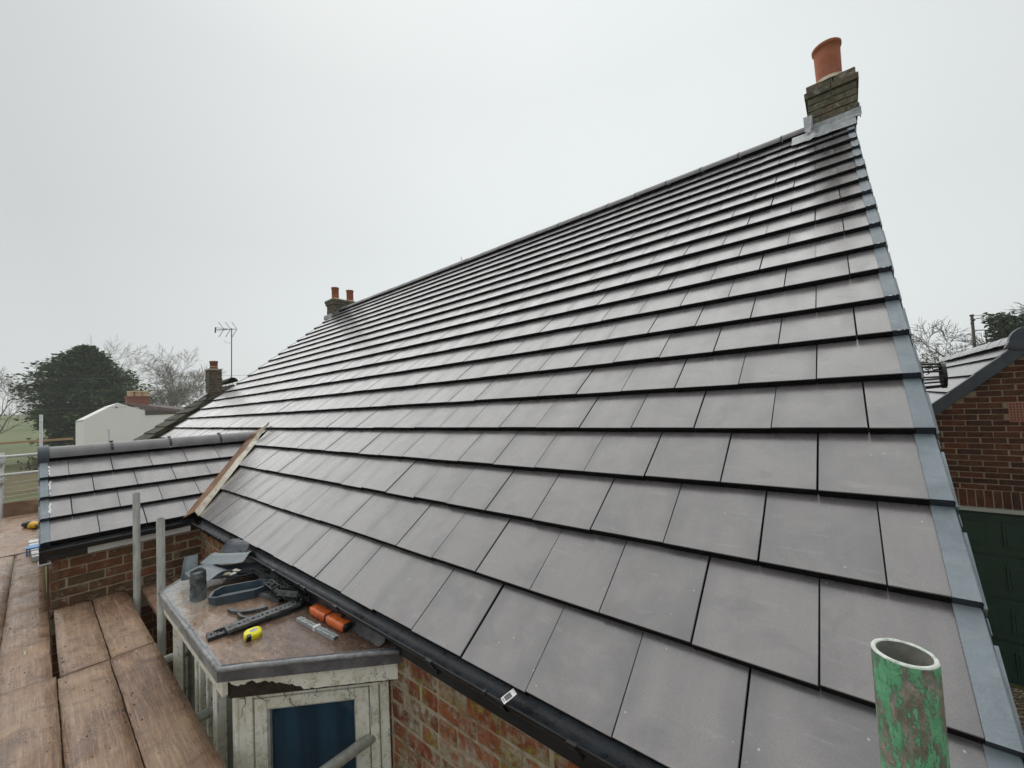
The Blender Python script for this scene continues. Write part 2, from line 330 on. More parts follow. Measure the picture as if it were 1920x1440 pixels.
M_BAG = mottled('dusty_grey_bag', (.07, .078, .085), (.19, .205, .21), 24, .6, 45, .006, 0, .4, None, (.035, .038, .042))
M_TRAY = mottled('navy_grey_tray', (.028, .045, .062), (.05, .075, .095), 9, .4, 60, .001)
M_TRAYB = mottled('tray_floor_dusty', (.13, .17, .19), (.25, .29, .31), 16, .5, 60, .001)
M_SCRAP = mottled('pale_scrap', (.35, .31, .25), (.62, .58, .50), 30, .7)
M_BLUE = mottled('blue_plastic', (.03, .19, .50), (.06, .28, .62), 12, .35)
M_CLEAR = mottled('milky_plastic', (.52, .55, .54), (.68, .70, .69), 20, .4)
M_DY = mottled('tool_yellow', (.75, .42, .02), (.82, .5, .03), 20, .4)
M_RENDER = mottled('cream_render', (.90, .89, .85), (.92, .91, .88), 1.2, .85, 6, .01, 0, .2)
M_BROOF = mottled('brown_roof', (.07, .052, .045), (.12, .09, .08), 3, .8, 9, .02)
M_MOSS = mottled('mossy_roof', (.060, .062, .045), (.13, .125, .095), 3, .85, 22, .02, 0, .3, None, (.055, .06, .025))
M_WOOD = mottled('pale_timber', (.42, .27, .15), (.55, .38, .22), 6, .8, 40, .002)
M_TOE = mottled('muddy_toe_board', (.17, .095, .06), (.30, .19, .12), 5, .7, 40, .004, 0, .4, None, (.42, .30, .19))
M_MAST = mottled('dull_metal', (.09, .095, .10), (.17, .175, .18), 30, .5, 60, .001, .4)
M_BARK = mottled('grey_bark', (.17, .15, .12), (.25, .225, .185), 2, .9, 10, .01)
M_BARKD = mottled('dark_bark', (.050, .045, .034), (.09, .082, .06), 2, .9, 10, .01)
M_TPOLE = mottled('telegraph_wood', (.045, .038, .03), (.08, .07, .055), 4, .85, 20, .01)
def needle_mat(name, a, b):
    m = N(name); p = m.pos(); r_ = m.noise(p, .8, 5, .7); r2 = m.noise(p, 5, 3, .7)
    col = m.mix(m.ramp(r_, [(.35, 0.), (.65, 1.)]), a, b); col = m.mix(m.ramp(r2, [(.4, 0.), (.7, .7)]), col, (b[0]*1.5, b[1]*1.4, b[2]*1.2)); return m.out(col, .75, None, 0, 0, .2)
M_NEED = needle_mat('cypress_foliage', (.020, .040, .016), (.070, .110, .038))
M_NEED2 = needle_mat('pine_foliage', (.045, .065, .045), (.085, .11, .075))
M_IVY = needle_mat('ivy_scrub', (.06, .065, .028), (.11, .105, .045))
def ground_mat():
    m = N('grass_field'); p = m.pos(); a = m.noise(p, .11, 7, .7, .5); b = m.noise(m.map(p, (.3, 1, 1)), 1.4, 7, .75, .6)
    col = m.ramp(a, [(.33, (.095, .085, .040)), (.5, (.10, .125, .038)), (.68, (.135, .185, .052))])
    col = m.mix(m.ramp(b, [(.42, 0.), (.66, .75)]), col, (.125, .10, .055)); return m.out(col, .95, m.noise(p, 9, 5, .8), .05, 0, .15)
M_GROUND = ground_mat()
M_HILL = mottled('hill_grass', (.15, .175, .085), (.20, .22, .12), .06, .95, 3, .05, 0, .15, None, (.12, .15, .06))
M_EARTH = mottled('brown_bank', (.11, .085, .05), (.16, .14, .07), .8, .95, 5, .05, 0, .15, None, (.10, .15, .04))
def gravel_mat():
    m = N('pea_gravel'); p = m.pos(); v = m.n('ShaderNodeTexVoronoi'); v.inputs['Scale'].default_value = 42; m.l(p, v.inputs['Vector'])
    sx = m.n('ShaderNodeSeparateColor'); m.l(v.outputs['Color'], sx.inputs[0])
    col = m.ramp(sx.outputs[0], [(0, (.14, .09, .05)), (.4, (.34, .25, .15)), (.7, (.48, .38, .25)), (1, (.62, .55, .42))])
    col = m.mix(m.ramp(v.outputs['Distance'], [(.3, 0.), (.6, .85)]), col, (.05, .035, .02))
    return m.out(col, .8, m.math('MULTIPLY', v.outputs['Distance'], -1.), .02)
M_GRAVEL = gravel_mat()
M_LABELW = mottled('white_label', (.74, .74, .72), (.8, .8, .78), 9, .5)
M_INK = mottled('black_ink', (.02, .02, .02), (.03, .03, .03), 9, .5)
M_AIR = mottled('terracotta_airbrick', (.30, .13, .085), (.37, .17, .12), 20, .8)
M_DARKIN = mottled('dark_void', (.008, .008, .008), (.012, .012, .012), 9, .9)

# ================================================================ SETTING
GZ = -2.94
g = MB(); NX, NY = 60, 60
def gh(x, y):
    d = max(0, -x - 62); h = 0
    if x < -62: h = min(1, d/85.)**1.1 * 6.9 + .3*noise.noise(Vector((x*.03, y*.03, 0)))
    return GZ + h
xs = [-420, -300, -220, -180, -160, -150, -140, -130, -120, -110, -100, -92, -84, -76, -70, -66, -62, -50, -40, -30, -20, -10, 0, 10, 20, 40, 80, 160, 400]
ys = [-300, -200, -140, -100, -70, -50, -35, -20, -10, 0, 10, 20, 35, 50, 70, 100, 140, 200, 400]
vs = [(x, y, gh(x, y)) for y in ys for x in xs]; fs = []
for j in range(len(ys)-1):
    for i in range(len(xs)-1):
        a = j*len(xs)+i; fs.append((a, a+1, a+1+len(xs), a+len(xs)))
g.add(vs, fs, [1 if xs[k % (len(xs)-1)] < -66 else 0 for k in range(len(fs))])
tag(g.build('ground', [M_GROUND, M_HILL], smooth=True), kind='structure')
tag(MB().box(-.2, 9, -4, 6.86, GZ-.1, GZ+.004).build('gravel_drive', M_GRAVEL), kind='structure')
tag(MB().box(-13.5, -.2, -7, .2, GZ-.1, GZ+.008).build('paved_yard', mottled('dark_paving', (.05, .045, .04), (.09, .08, .07), 3, .7)), kind='structure')
# weedy verge between the lane and the field, seen past the scaffold
bk = MB(); bx = [(-30, .0), (-33, .5), (-36, 1.15), (-40, 1.35), (-45, .7), (-50, 0)]
vs = []
for i, (x, h) in enumerate(bx):
    for j in range(41):
        y = -30 + j*1.0; vs.append((x, y, GZ + .01 + h*(1+.5*noise.noise(Vector((x*.2, y*.22, 1))))))
bk.add(vs, [(i*41+j, (i+1)*41+j, (i+1)*41+j+1, i*41+j+1) for i in range(len(bx)-1) for j in range(40)])
tag(bk.build('earth_bank', M_EARTH, smooth=True), kind='structure')
tag(MB().box(-27, -22.5, -40, 12, GZ-.1, GZ+.012).build('lane', mottled('wet_asphalt', (.05, .052, .05), (.085, .087, .085), 2, .5)), kind='structure')

# ================================================================ HOUSE
AL = 0.6897; G = .3008; ca, sa = math.cos(AL), math.sin(AL); RE = -.424; LE = -11.836
def roofM(u, s, h=0): return Matrix.Translation((u, s*ca - h*sa, s*sa + h*ca)) @ Matrix.Rotation(AL, 4, 'X')
house = thing('house', 'long brick bungalow under a new grey tiled roof with a small tiled side wing', 'house', (-6, 4.7, GZ))
SR = 6.12      # slope length to the ridge
YR, ZR = SR*ca, SR*sa
t_und = .060
rf = MB(); n_ = Vector((0, -sa, ca))
for (y0, z0, y1, z1) in ((.03, .0, YR, ZR), (2*YR-.03, 0, YR, ZR)):
    nn = Vector((0, -(z1-z0), (y1-y0))).normalized(); nn = nn if nn.z > 0 else -nn; o1 = -nn*t_und; o2 = -nn*(t_und+.05)
    A = [Vector((LE+.02, y0, z0)), Vector((RE-.03, y0, z0)), Vector((RE-.03, y1, z1)), Vector((LE+.02, y1, z1))]
    rf.prism([a+o2 for a in A], o1-o2)
roof = rf.build('roof', M_BLACK, house)
# one tile: top slopes down towards its head so each course rests on the one below
def tile_mb(poly, mb=None, at=0.0, T=None, th=.030, drop=.032):
    """poly: (u, s) corners relative to the tile, s=0 is the tail (front) edge"""
    mb = mb or MB(); T = T or Matrix.Identity(4); e = .0022; n = len(poly)
    cx = sum(p[0] for p in poly)/n; cy = sum(p[1] for p in poly)/n
    def H(s): return -drop * s / G
    top = []; rim = []; bot = []
    for (u, s) in poly:
        k = 1 - e/max(.02, math.hypot(u-cx, s-cy))
        top.append(T @ Vector((cx+(u-cx)*k, cy+(s-cy)*k, H(s)))); rim.append(T @ Vector((u, s, H(s)-.0024))); bot.append(T @ Vector((u, s, H(s)-th)))
    fs = [tuple(range(n))] + [(n+i, n+(i+1) % n, (i+1) % n, i) for i in range(n)] + [(2*n+i, 2*n+(i+1) % n, n+(i+1) % n, n+i) for i in range(n)]
    b0 = len(mb.v)
    for i in range(3*n): mb.lx[b0+i] = poly[i % n][0]
    mb.add(top+rim+bot, fs, [0]+[0]*n+[1]*n, at); return mb
TW = .300; gap = .0030
full = tile_mb([(-TW/2+gap/2, 0), (TW/2-gap/2, 0), (TW/2-gap/2, G+.012), (-TW/2+gap/2, G+.012)]).mesh('tile', [M_TILE, M_TEDGE])
def clip(poly, f):
    out = []
    for i in range(len(poly)):
        a, b = poly[i], poly[(i+1) % len(poly)]; fa, fb = f(a), f(b)
        if fa >= 0: out.append(a)
        if (fa >= 0) != (fb >= 0):
            t = fa/(fa-fb); out.append((a[0]+(b[0]-a[0])*t, a[1]+(b[1]-a[1])*t))
    return out
def valley_line(s): return -5.455 - .80*s
VL = 1.20
def jit(): return (random.gauss(0, .0012), random.gauss(0, .0016), random.gauss(0, .0010))
cand = []
camp = Vector((-.633, -1.011, .919))
for k in range(0, 21):
    off = .743 if k % 2 else .594
    us = []; u = -off + .3*3
    while u > LE - .3: us.append(u); u -= .3
    for u in us:                         # u = joint; tile lies between u and u-.3
        a, b = u-.3, u
        b = min(b, RE-.048); a = max(a, LE+.048)
        if b - a < .02: continue
        s0 = k*G; s1 = s0 + G + .012
        if s0 > SR-.12: continue
        s1 = min(s1, SR-.03)
        if k >= 19 and b > -1.02: 
            if a > -1.02: continue
        poly = [(a+gap/2, s0), (b-gap/2, s0), (b-gap/2, s1), (a+gap/2, s1)]
        simple = (abs(b-a-.3) < 1e-4 and s1-s0 > G)
        if s0 < 4*G - .01:
            if b < valley_line(s0) - 0.02 or a < valley_line(s1):
                # right of the valley keep what lies right of the line
                if b > -7.9:
                    q = clip(poly, lambda p: p[0] - valley_line(p[1]))
                    if len(q) < 3:
                        if k != 3: continue
                        q = clip(poly, lambda p: p[1] - 1.02)
                    poly = q; simple = False
                else:
                    q = clip(poly, lambda p: -(p[0] + 13.3 + valley_line(p[1])) if False else (-13.35 - valley_line(p[1]) - p[0]))
                    if len(q) < 3: continue
                    if len(q) != 4 or q != poly: simple = False
                    poly = q
        cx = (a+b)/2; P = Vector((cx, (s0+.15)*ca, (s0+.15)*sa)); v = P-camp
        cos = abs(v.normalized().dot(n_)); size = cos/(v.length**2)*(1 if b < 5 else 1)
        if v.dot(CF) < .1: size = 0
        else:
            px = 960+753*v.dot(CR)/v.dot(CF); py = 720-753*v.dot(CU)/v.dot(CF)
            if px < -40 or px > 1960 or py > 1500: size *= .02
        cand.append((size, k, a, b, s0, poly, simple))
cand.sort(key=lambda c: -c[0])
stuff = MB()
for i, (size, k, a, b, s0, poly, simple) in enumerate(cand):
    ju, js, jh = jit(); rot = random.gauss(0, .0016)
    if k == 0: rot *= 2.0; ju *= 2
    if i < 298:
        M = roofM((a+b)/2+ju, s0+js, jh) @ Matrix.Rotation(rot, 4, 'Z') @ Matrix.Rotation(random.gauss(0, .002), 4, 'Y')
        if simple: inst(full, 'tile', roof, M)
        else:
            me = tile_mb([(p[0]-(a+b)/2, p[1]-s0) for p in poly]).mesh('cut_tile', [M_TILE, M_TEDGE]); inst(me, 'tile', roof, M)
    else:
        T = Matrix.Translation(((a+b)/2+ju, js+s0, jh)) @ Matrix.Rotation(random.gauss(0, .002), 4, 'Y')
        tile_mb([(p[0]-(a+b)/2, p[1]-s0) for p in poly], stuff, random.random()+.001, T)
tag(stuff.build('tile_field', [M_TILE, M_TEDGE], roof, world=roofM(0, 0)), kind='stuff')
# verge units, right and left
def verge_mesh(sign, name):
    m = MB(); w = .052; D = .032/G
    # top skin wedge
    x0, x1 = (0, w*sign)
    def P(x, s, h): return Vector((x, s, h))
    L = G + .015; hb = .0045
    prof = [(0, 0.0), (0.0, hb), (w*.93, hb), (w, hb-.006), (w, -.075)]
    a = [P(sign*x, 0, h) for x, h in prof]; b = [P(sign*x, L, h-.032*L/G) for x, h in prof]
    vs = a+b; n = len(prof); fs = []
    for i in range(n-1): fs.append((i, i+1, n+i+1, n+i) if sign > 0 else (n+i, n+i+1, i+1, i))
    m.add(vs, fs, [0]*(n-1))
    # dark front edge, set behind the skin
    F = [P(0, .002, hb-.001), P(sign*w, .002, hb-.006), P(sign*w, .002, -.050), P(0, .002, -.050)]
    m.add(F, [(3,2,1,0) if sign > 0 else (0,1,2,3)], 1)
    # dark side rebate and lip
    sx = sign*(w+.002)
    sx = sign*w
    m.box(min(sx, sx+sign*.007), max(sx, sx+sign*.007), .0, .215, -.070, -.022, 0)
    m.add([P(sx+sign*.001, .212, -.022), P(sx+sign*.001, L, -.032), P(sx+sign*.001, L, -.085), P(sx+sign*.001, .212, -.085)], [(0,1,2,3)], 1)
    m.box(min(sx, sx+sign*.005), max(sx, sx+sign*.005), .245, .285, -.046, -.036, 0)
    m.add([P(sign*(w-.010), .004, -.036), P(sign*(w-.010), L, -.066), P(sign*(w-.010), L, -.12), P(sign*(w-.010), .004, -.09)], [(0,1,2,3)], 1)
    return m.mesh(name, [M_VERGE, M_VDARK], False)
vr = verge_mesh(1, 'verge_unit'); vl = verge_mesh(-1, 'verge_unit_left')
for k in range(20):
    if k*G > SR-.25: break
    inst(vr, 'verge_unit', roof, roofM(RE-.052+random.gauss(0, .001), k*G-.004, .001) @ Matrix.Rotation(random.gauss(0, .003), 4, 'Z'))
    inst(vl, 'verge_unit', roof, roofM(LE+.052, k*G-.004, .001))
# ridge tiles
def halfround(r, L, th=.012, n=12, collar=True):
    m = MB(); segs = [(0, r), (L, r)] if not collar else [(0, r), (L-.0, r)]
    vs = []
    for x, rr in segs:
        for k in range(n+1):
            a = math.pi*k/n; vs.append((x, rr*1.0*math.cos(a), rr*.95*math.sin(a)))
    fs = [(i, i+1, n+2+i, n+1+i) for i in range(n)]
    vs2 = []
    for x, rr in segs:
        for k in range(n+1):
            a = math.pi*k/n; vs2.append((x, (rr-th)*math.cos(a), (rr-th)*.95*math.sin(a)))
    m.add(vs, [f[::-1] for f in fs], 0); m.add(vs2, fs, 1)
    o = len(m.v)//2
    m.f += [(0, n+1, o+n+1, o), (n, o+n, o+2*n+1, 2*n+1)]; m.m += [1, 1]; m.a += [0, 0]
    m.f += [(i, o+i, o+i+1, i+1) for i in range(n)]; m.m += [1]*n; m.a += [0]*n
    return m
rt = halfround(.100, .440).mesh('ridge_tile', [M_RIDGE, M_TEDGE], False)
clipm = MB()
for k in range(8):
    a0 = math.pi*(.06+.88*k/8); a1 = math.pi*(.06+.88*(k+.86)/8); r1 = .124
    clipm.add([(-.010, r1*math.cos(a0), r1*.95*math.sin(a0)), (.012, r1*math.cos(a0), r1*.95*math.sin(a0)), (.012, r1*math.cos(a1), r1*.95*math.sin(a1)), (-.010, r1*math.cos(a1), r1*.95*math.sin(a1))], [(0,1,2,3)])
clipm.box(-.016, .016, -.012, .012, .117, .128)
clipme = clipm.mesh('ridge_clip', M_BLACK)
x = LE+.02
while x < -1.05:
    inst(rt, 'ridge_tile', roof, Matrix.Translation((x, YR, ZR-.062+random.gauss(0, .002))))
    inst(clipme, 'ridge_clip', roof, Matrix.Translation((x-.004, YR, ZR-.062)) @ Matrix.Diagonal((.8, .83, .83, 1)))
    x += .4485
# chimney on the right end of the ridge
def brick_mesh(L, H, D, name, mat, b=.004):
    m = MB(); m.box(-L/2, L/2, 0, D, 0, H)
    me = m.mesh(name, mat); bm = bmesh.new(); bm.from_mesh(me); bmesh.ops.bevel(bm, geom=list(bm.edges), offset=b, segments=1, affect='EDGES', profile=.5); bm.to_mesh(me); bm.free(); return me
def brick_courses(parent, mats, x0, x1, z0, z1, org, xdir, L=.215, H=.065, jx=.010, jz=.010, D=.05, inside=lambda x, z: True, proud=.008, hdr=0.0, name='brick', jr=.0015, hole=None):
    """org + xdir*x : wall face; bricks stick 'proud' out of the mortar face"""
    xd = Vector(xdir).normalized(); nd = Vector((xd.y, -xd.x, 0))       # outward normal (right-hand of xdir)
    rotm = Matrix(((xd.x, -nd.x, 0, 0), (xd.y, -nd.y, 0, 0), (0, 0, 1, 0), (0, 0, 0, 1)))
    cache = {}; z = z1; row = 0; cnt = 0
    while z - H > z0 - .001:
        zb = z - H; x = x0 - ((row % 2)*(L+jx)/2) - (0 if hdr == 0 else random.random()*.02)
        while x < x1:
            l = L if random.random() > hdr else .1025
            a, b = max(x, x0), min(x+l, x1)
            if hole and hole[2] < zb+H/2 < hole[3]:
                if a < hole[0] < b: b = hole[0]-jx
                elif a < hole[1] < b: a = hole[1]+jx
                elif hole[0] <= a and b <= hole[1]: b = a
            if b-a > .025 and inside((a+b)/2, zb+H/2):
                key = round(b-a, 2)
                if key not in cache: cache[key] = brick_mesh(max(.02, key), H, D, name, mats)
                P = Vector(org) + xd*((a+b)/2+random.gauss(0, jr)) + nd*(proud+random.gauss(0, .0014)); P.z = zb+random.gauss(0, jr*.6)
                inst(cache[key], name, parent, Matrix.Translation(P) @ rotm @ Matrix.Rotation(random.gauss(0, .006), 4, 'Y')); cnt += 1
            x += l+jx
        z -= H+jz; row += 1
    return cnt
CX0, CX1, CY0, CY1 = -.795, -.352, YR-.20, YR+.36
st = MB().box(CX0+.03, CX1-.03, CY0+.03, CY1-.03, 3.80, 4.24).build('chimney', M_MORT_D, house)
brick_courses(st, M_BR_CHIM, 0, CX1-CX0-.03, 3.70, 4.125, (CX0+.015, CY0+.022, 0), (1, 0, 0), L=.205, H=.066, jx=.009, jz=.009)
brick_courses(st, M_BR_CHIM, 0, CY1-CY0-.04, 3.70, 4.125, (CX0+.022, CY1-.02, 0), (0, -1, 0), L=.205, H=.066, jx=.009, jz=.009)
brick_courses(st, M_BR_CHIM, 0, CY1-CY0-.04, 3.86, 4.125, (CX1-.022, CY0+.02, 0), (0, 1, 0), L=.205, H=.066, jx=.009, jz=.009)
for (zz, pr) in ((4.200, .022), (4.275, .002)):
    brick_courses(st, M_BR_CHIM, 0, CX1-CX0-.03+2*pr, zz-.068, zz, (CX0+.015-pr, CY0+.022-pr, 0), (1, 0, 0), L=.225, H=.067, jx=.008)
    brick_courses(st, M_BR_CHIM, 0, CY1-CY0-.04+2*pr, zz-.068, zz, (CX0+.022-pr, CY1-.02+pr, 0), (0, -1, 0), L=.215, H=.067, jx=.008)
    brick_courses(st, M_BR_CHIM, 0, CY1-CY0-.04+2*pr, zz-.068, zz, (CX1-.022+pr, CY0+.02-pr, 0), (0, 1, 0), L=.215, H=.067, jx=.008)
MB().lathe([(.205, 4.262), (.19, 4.290), (.16, 4.325), (.135, 4.340), (0, 4.340)], 20, Matrix.Translation(((CX0+CX1)/2-.005, CY0+.20, 0))).build('flaunching', M_CEM, st, True)
MB().lathe([(.114, 4.30), (.118, 4.60), (.120, 4.680), (.132, 4.684), (.134, 4.715), (.128, 4.722), (.108, 4.722), (.106, 4.45), (0, 4.45)], 36, Matrix.Translation(((CX0+CX1)/2-.005, CY0+.17, 0))).build('chimney_pot', [M_TERRA], st, True)
# lead flashing: apron over the tiles, upstand with an uneven dressed edge, soaker at the corner
fl = MB(); s_up = CY0/ca
def RP(u, s, h): v = roofM(u, s, h) @ Vector((0, 0, 0)); return v
nu = 26
for (sA, sB, hA, hB, u0, u1) in ((5.60, 5.90, .004, .02, -.945, -.400),):
    vs = []
    for j in range(5):
        for i in range(nu+1):
            u = u0+(u1-u0)*i/nu; s = sA+(sB-sA)*j/4
            if j == 0: s += -.02 if u > -.8 else .01
            vs.append(RP(u, s, .010 + .006*noise.noise(Vector((u*14, s*9, 0))) + (hB*.5*(j/4)**2) + (.012 if i in (9, 10) else 0)))
    fl.add(vs, [(j*(nu+1)+i, j*(nu+1)+i+1, (j+1)*(nu+1)+i+1, (j+1)*(nu+1)+i) for j in range(4) for i in range(nu)])
vs = []
for j, (yy, zz) in enumerate(((CY0-.035, CY0*sa/ca-.01), (CY0-.008, CY0*sa/ca+.035), (CY0-.004, CY0*sa/ca+.095))):
    for i in range(nu+1):
        u = CX0-.01+(CX1+.004-CX0+.01)*i/nu; vs.append((u, yy+.004*noise.noise(Vector((u*18, j, 3))), zz+.006*noise.noise(Vector((u*9, j, 7)))))
fl.add(vs, [(j*(nu+1)+i, j*(nu+1)+i+1, (j+1)*(nu+1)+i+1, (j+1)*(nu+1)+i) for j in range(2) for i in range(nu)])
fl.prism([(CX1-.012, CY0-.02, 3.70), (CX1-.012, CY0+.20, 3.87), (CX1-.012, CY0+.20, 3.99), (CX1-.012, CY0-.01, 3.86)], (.008, 0, 0))
fl.build('lead_flashing', M_LEAD, st, False)
MB().prism([(CX0-.035, CY0-.02, 3.93), (CX0+.045, CY0-.03, 3.92), (CX0+.048, CY0-.05, 3.80), (CX0+.02, CY0-.09, 3.70), (CX0-.03, CY0-.06, 3.74)], (0, -.006, -.002)).build('corner_soaker', M_LEAD, st)
# far chimney with two pots at the left end of the ridge
fc = MB().box(-12.16, -11.77, 4.50, 5.22, 3.4, 4.02).build('chimney', M_MORT_D, house)
for (o_, d_, w_) in (((-12.18, 4.492, 0), (1, 0, 0), .42), ((-11.762, 4.48, 0), (0, 1, 0), .76)):
    brick_courses(fc, M_BR_CHIM, 0, w_, 3.42, 4.01, o_, d_, proud=.006)
for z_, p_ in ((4.085, .03), (4.16, .045)):
    brick_courses(fc, M_BR_CHIM, 0, .42+2*p_, z_-.067, z_, (-12.18-p_, 4.492-p_, 0), (1, 0, 0), L=.215, H=.067, proud=.004, D=.12)
    brick_courses(fc, M_BR_CHIM, 0, .76+2*p_, z_-.067, z_, (-11.762+p_, 4.48-p_, 0), (0, 1, 0), L=.215, H=.067, proud=.004, D=.12)
MB().prism([(-12.18, 4.48, 4.155), (-11.75, 4.48, 4.155), (-11.75, 5.25, 4.155), (-12.18, 5.25, 4.155)], (0, 0, .03)).build('flaunching', M_CEM, fc)
for yy in (4.63, 5.08):
    MB().lathe([(.17, 4.17), (.125, 4.215), (.10, 4.22)], 18, Matrix.Translation((-11.93, yy, 0))).build('pot_bedding', M_CEM, fc, True)
    MB().lathe([(.098, 4.18), (.096, 4.50), (.108, 4.505), (.108, 4.54), (.085, 4.54), (.085, 4.3), (0, 4.3)], 22, Matrix.Translation((-11.93, yy, 0))).build('chimney_pot', M_TERRA, fc, True)
stp = MB()
for i in range(6):
    y_ = 4.50+i*.06; z_ = 3.70+i*.05 
    stp.prism([(-11.752, y_, z_), (-11.752, y_+.10, z_+.02), (-11.752, y_+.08, z_+.10), (-11.752, y_+.02, z_+.09)], (.006, 0, 0))
stp.box(-12.2, -11.74, 4.40, 4.47, 3.60, 3.72)
stp.build('lead_flashing', M_LEAD, fc)

# eaves: fascia, soffit, gutter
ev = MB().box(LE+.1, RE-.06, .050, .062, -.185, -.030); ev.build('fascia', M_BLACK, house)
def gutter(p0, p1, r, name, parent, drop=0.0):
    p0 = Vector(p0); p1 = Vector(p1); d = (p1-p0).normalized(); sd_ = Vector((d.y, -d.x, 0)); n = 12
    m = MB(); vs = []; th = .004
    for p in (p0, p1):
        for rr in (r, r-th):
            for k in range(n+1):
                a = math.pi + math.pi*k/n; vs.append(p + sd_*(rr*math.cos(a)) + Vector((0, 0, rr*.92*math.sin(a))))
    q = n+1
    fs = [(i, i+1, 2*q+i+1, 2*q+i) for i in range(n)] + [(q+i+1, q+i, 3*q+i, 3*q+i+1) for i in range(n)] + [(0, q, 3*q, 2*q), (n, 2*q+n, 3*q+n, q+n)]
    m.add(vs, fs, [0]*n+[1]*n+[0, 0]); 
    for e_ in (-1, 1): m.tube([p0+sd_*r*e_, p1+sd_*r*e_], .0045, 6, 0)
    for e_, pe in ((-1, p0), (1, p1)):
        m.add([pe] + [pe + sd_*(r*math.cos(math.pi+math.pi*k/n)) + Vector((0, 0, r*.92*math.sin(math.pi+math.pi*k/n))) for k in range(n+1)], [(0,)+tuple(range(1, n+2)) if e_ > 0 else (0,)+tuple(range(n+1, 0, -1))], 0)
    return m.build(name, [M_BLACK, M_GIN], parent, True)
GY, GZ_ = .008, -.046
def gy(x_): return GY-.030+.040*(x_+5.42)/5.03
gut = gutter((-5.42, GY-.030, GZ_), (RE+.03, GY+.010, GZ_), .040, 'gutter', house)
gutter((LE-.05, GY, GZ_), (-7.9, GY, GZ_), .052, 'gutter', house)
brk = MB(); n = 10
for k in range(n):
    a0 = math.pi+math.pi*k/n; a1 = math.pi+math.pi*(k+1)/n; r0, r1 = .0405, .046
    P_ = lambda r_, a, x_: (x_, r_*math.cos(a), r_*.92*math.sin(a))
    brk.add([P_(r1, a0, -.016), P_(r1, a1, -.016), P_(r1, a1, .016), P_(r1, a0, .016), P_(r0, a0, -.016), P_(r0, a1, -.016), P_(r0, a1, .016), P_(r0, a0, .016)], [(0,1,2,3), (0,4,5,1), (3,2,6,7)])
brk.box(-.016, .016, -.053, -.039, -.006, .006); brk.box(-.016, .016, .038, .05, -.075, .0); brk.box(-.011, .011, -.02, .04, -.062, -.042)
brkm = brk.mesh('gutter_bracket', M_BLACK)
for x_ in (-5.0, -4.2, -3.45, -2.66, -1.93, -1.30, -.62):
    inst(brkm, 'gutter_bracket', gut, Matrix.Translation((x_, gy(x_), GZ_)))
un = MB()
for k in range(n):
    a0 = math.pi+math.pi*k/n; a1 = math.pi+math.pi*(k+1)/n; r1 = .0455
    un.add([(-.045, r1*math.cos(a0), r1*.92*math.sin(a0)), (-.045, r1*math.cos(a1), r1*.92*math.sin(a1)), (.045, r1*math.cos(a1), r1*.92*math.sin(a1)), (.045, r1*math.cos(a0), r1*.92*math.sin(a0))], [(0,1,2,3)])
un.box(-.047, -.034, -.051, -.037, -.006, .008); un.box(.034, .047, -.051, -.037, -.006, .008); un.box(-.03, .03, -.046, -.038, .0, .005)
unm = un.mesh('gutter_union', M_BLACK)
for x_ in (-1.60, -3.05, -4.6): inst(unm, 'gutter_union', gut, Matrix.Translation((x_, gy(x_), GZ_)))
# white barcode label on the gutter union
lb = MB(); LM = Matrix.Translation((-1.545, -.020, -.026)) @ Matrix.Rotation(R(22), 4, 'X') @ Matrix.Rotation(R(-24), 4, 'Z') @ Matrix.Diagonal((1.15, 1.35, 1, 1))
lb.box(-.011, .011, -.018, .018, 0, .0012, 0, LM)
xx = -.008
for i, w_ in enumerate((.0008, .0014, .0006, .002, .0008, .0006, .0016, .001, .0006)):
    lb.box(xx, xx+w_, -.011, .007, .0012, .0017, 1, LM); xx += w_+.0008
lb.box(-.008, .006, -.0155, -.0135, .0012, .0017, 1, LM)
lb.build('barcode_label', [M_LABELW, M_INK], gut)

# main walls
YW = .06
wl = MB().box(LE+.15, -5.75, YW+.012, 2*YR-YW, GZ, -.03)
wl.prism([(LE+.15, YW+.012, -.03), (LE+.15, 2*YR-YW, -.03), (LE+.15, YR, ZR-.12)], (-LE-.15-.52, 0, 0)); wl.box(-5.75, -.52, YW+.014, 2*YR-YW, GZ, -.03)
wall = wl.build('wall', M_WALLO, house)
mo = MB().box(-2.36, -.53, YW, YW+.02, -1.3, -.17).build('mortar_bed', M_MORTAR, house)
mo2 = MB().box(-5.66, -4.60, YW, YW+.02, -.75, -.17).build('mortar_bed', M_MORTAR, house)
brick_courses(mo, M_BR_OLD, 0, 1.55, -1.12, -.195+.0765, (-2.345, YW, 0), (1, 0, 0), L=.218, H=.0665, jx=.010, jz=.010, hdr=.42, proud=.003, jr=.003)
brick_courses(mo2, M_BR_OLD, 0, 1.00, -.70, -.195+.0765, (-5.63, YW, 0), (1, 0, 0), L=.218, H=.0665, jx=.010, jz=.010, hdr=.3, proud=.003, jr=.003)

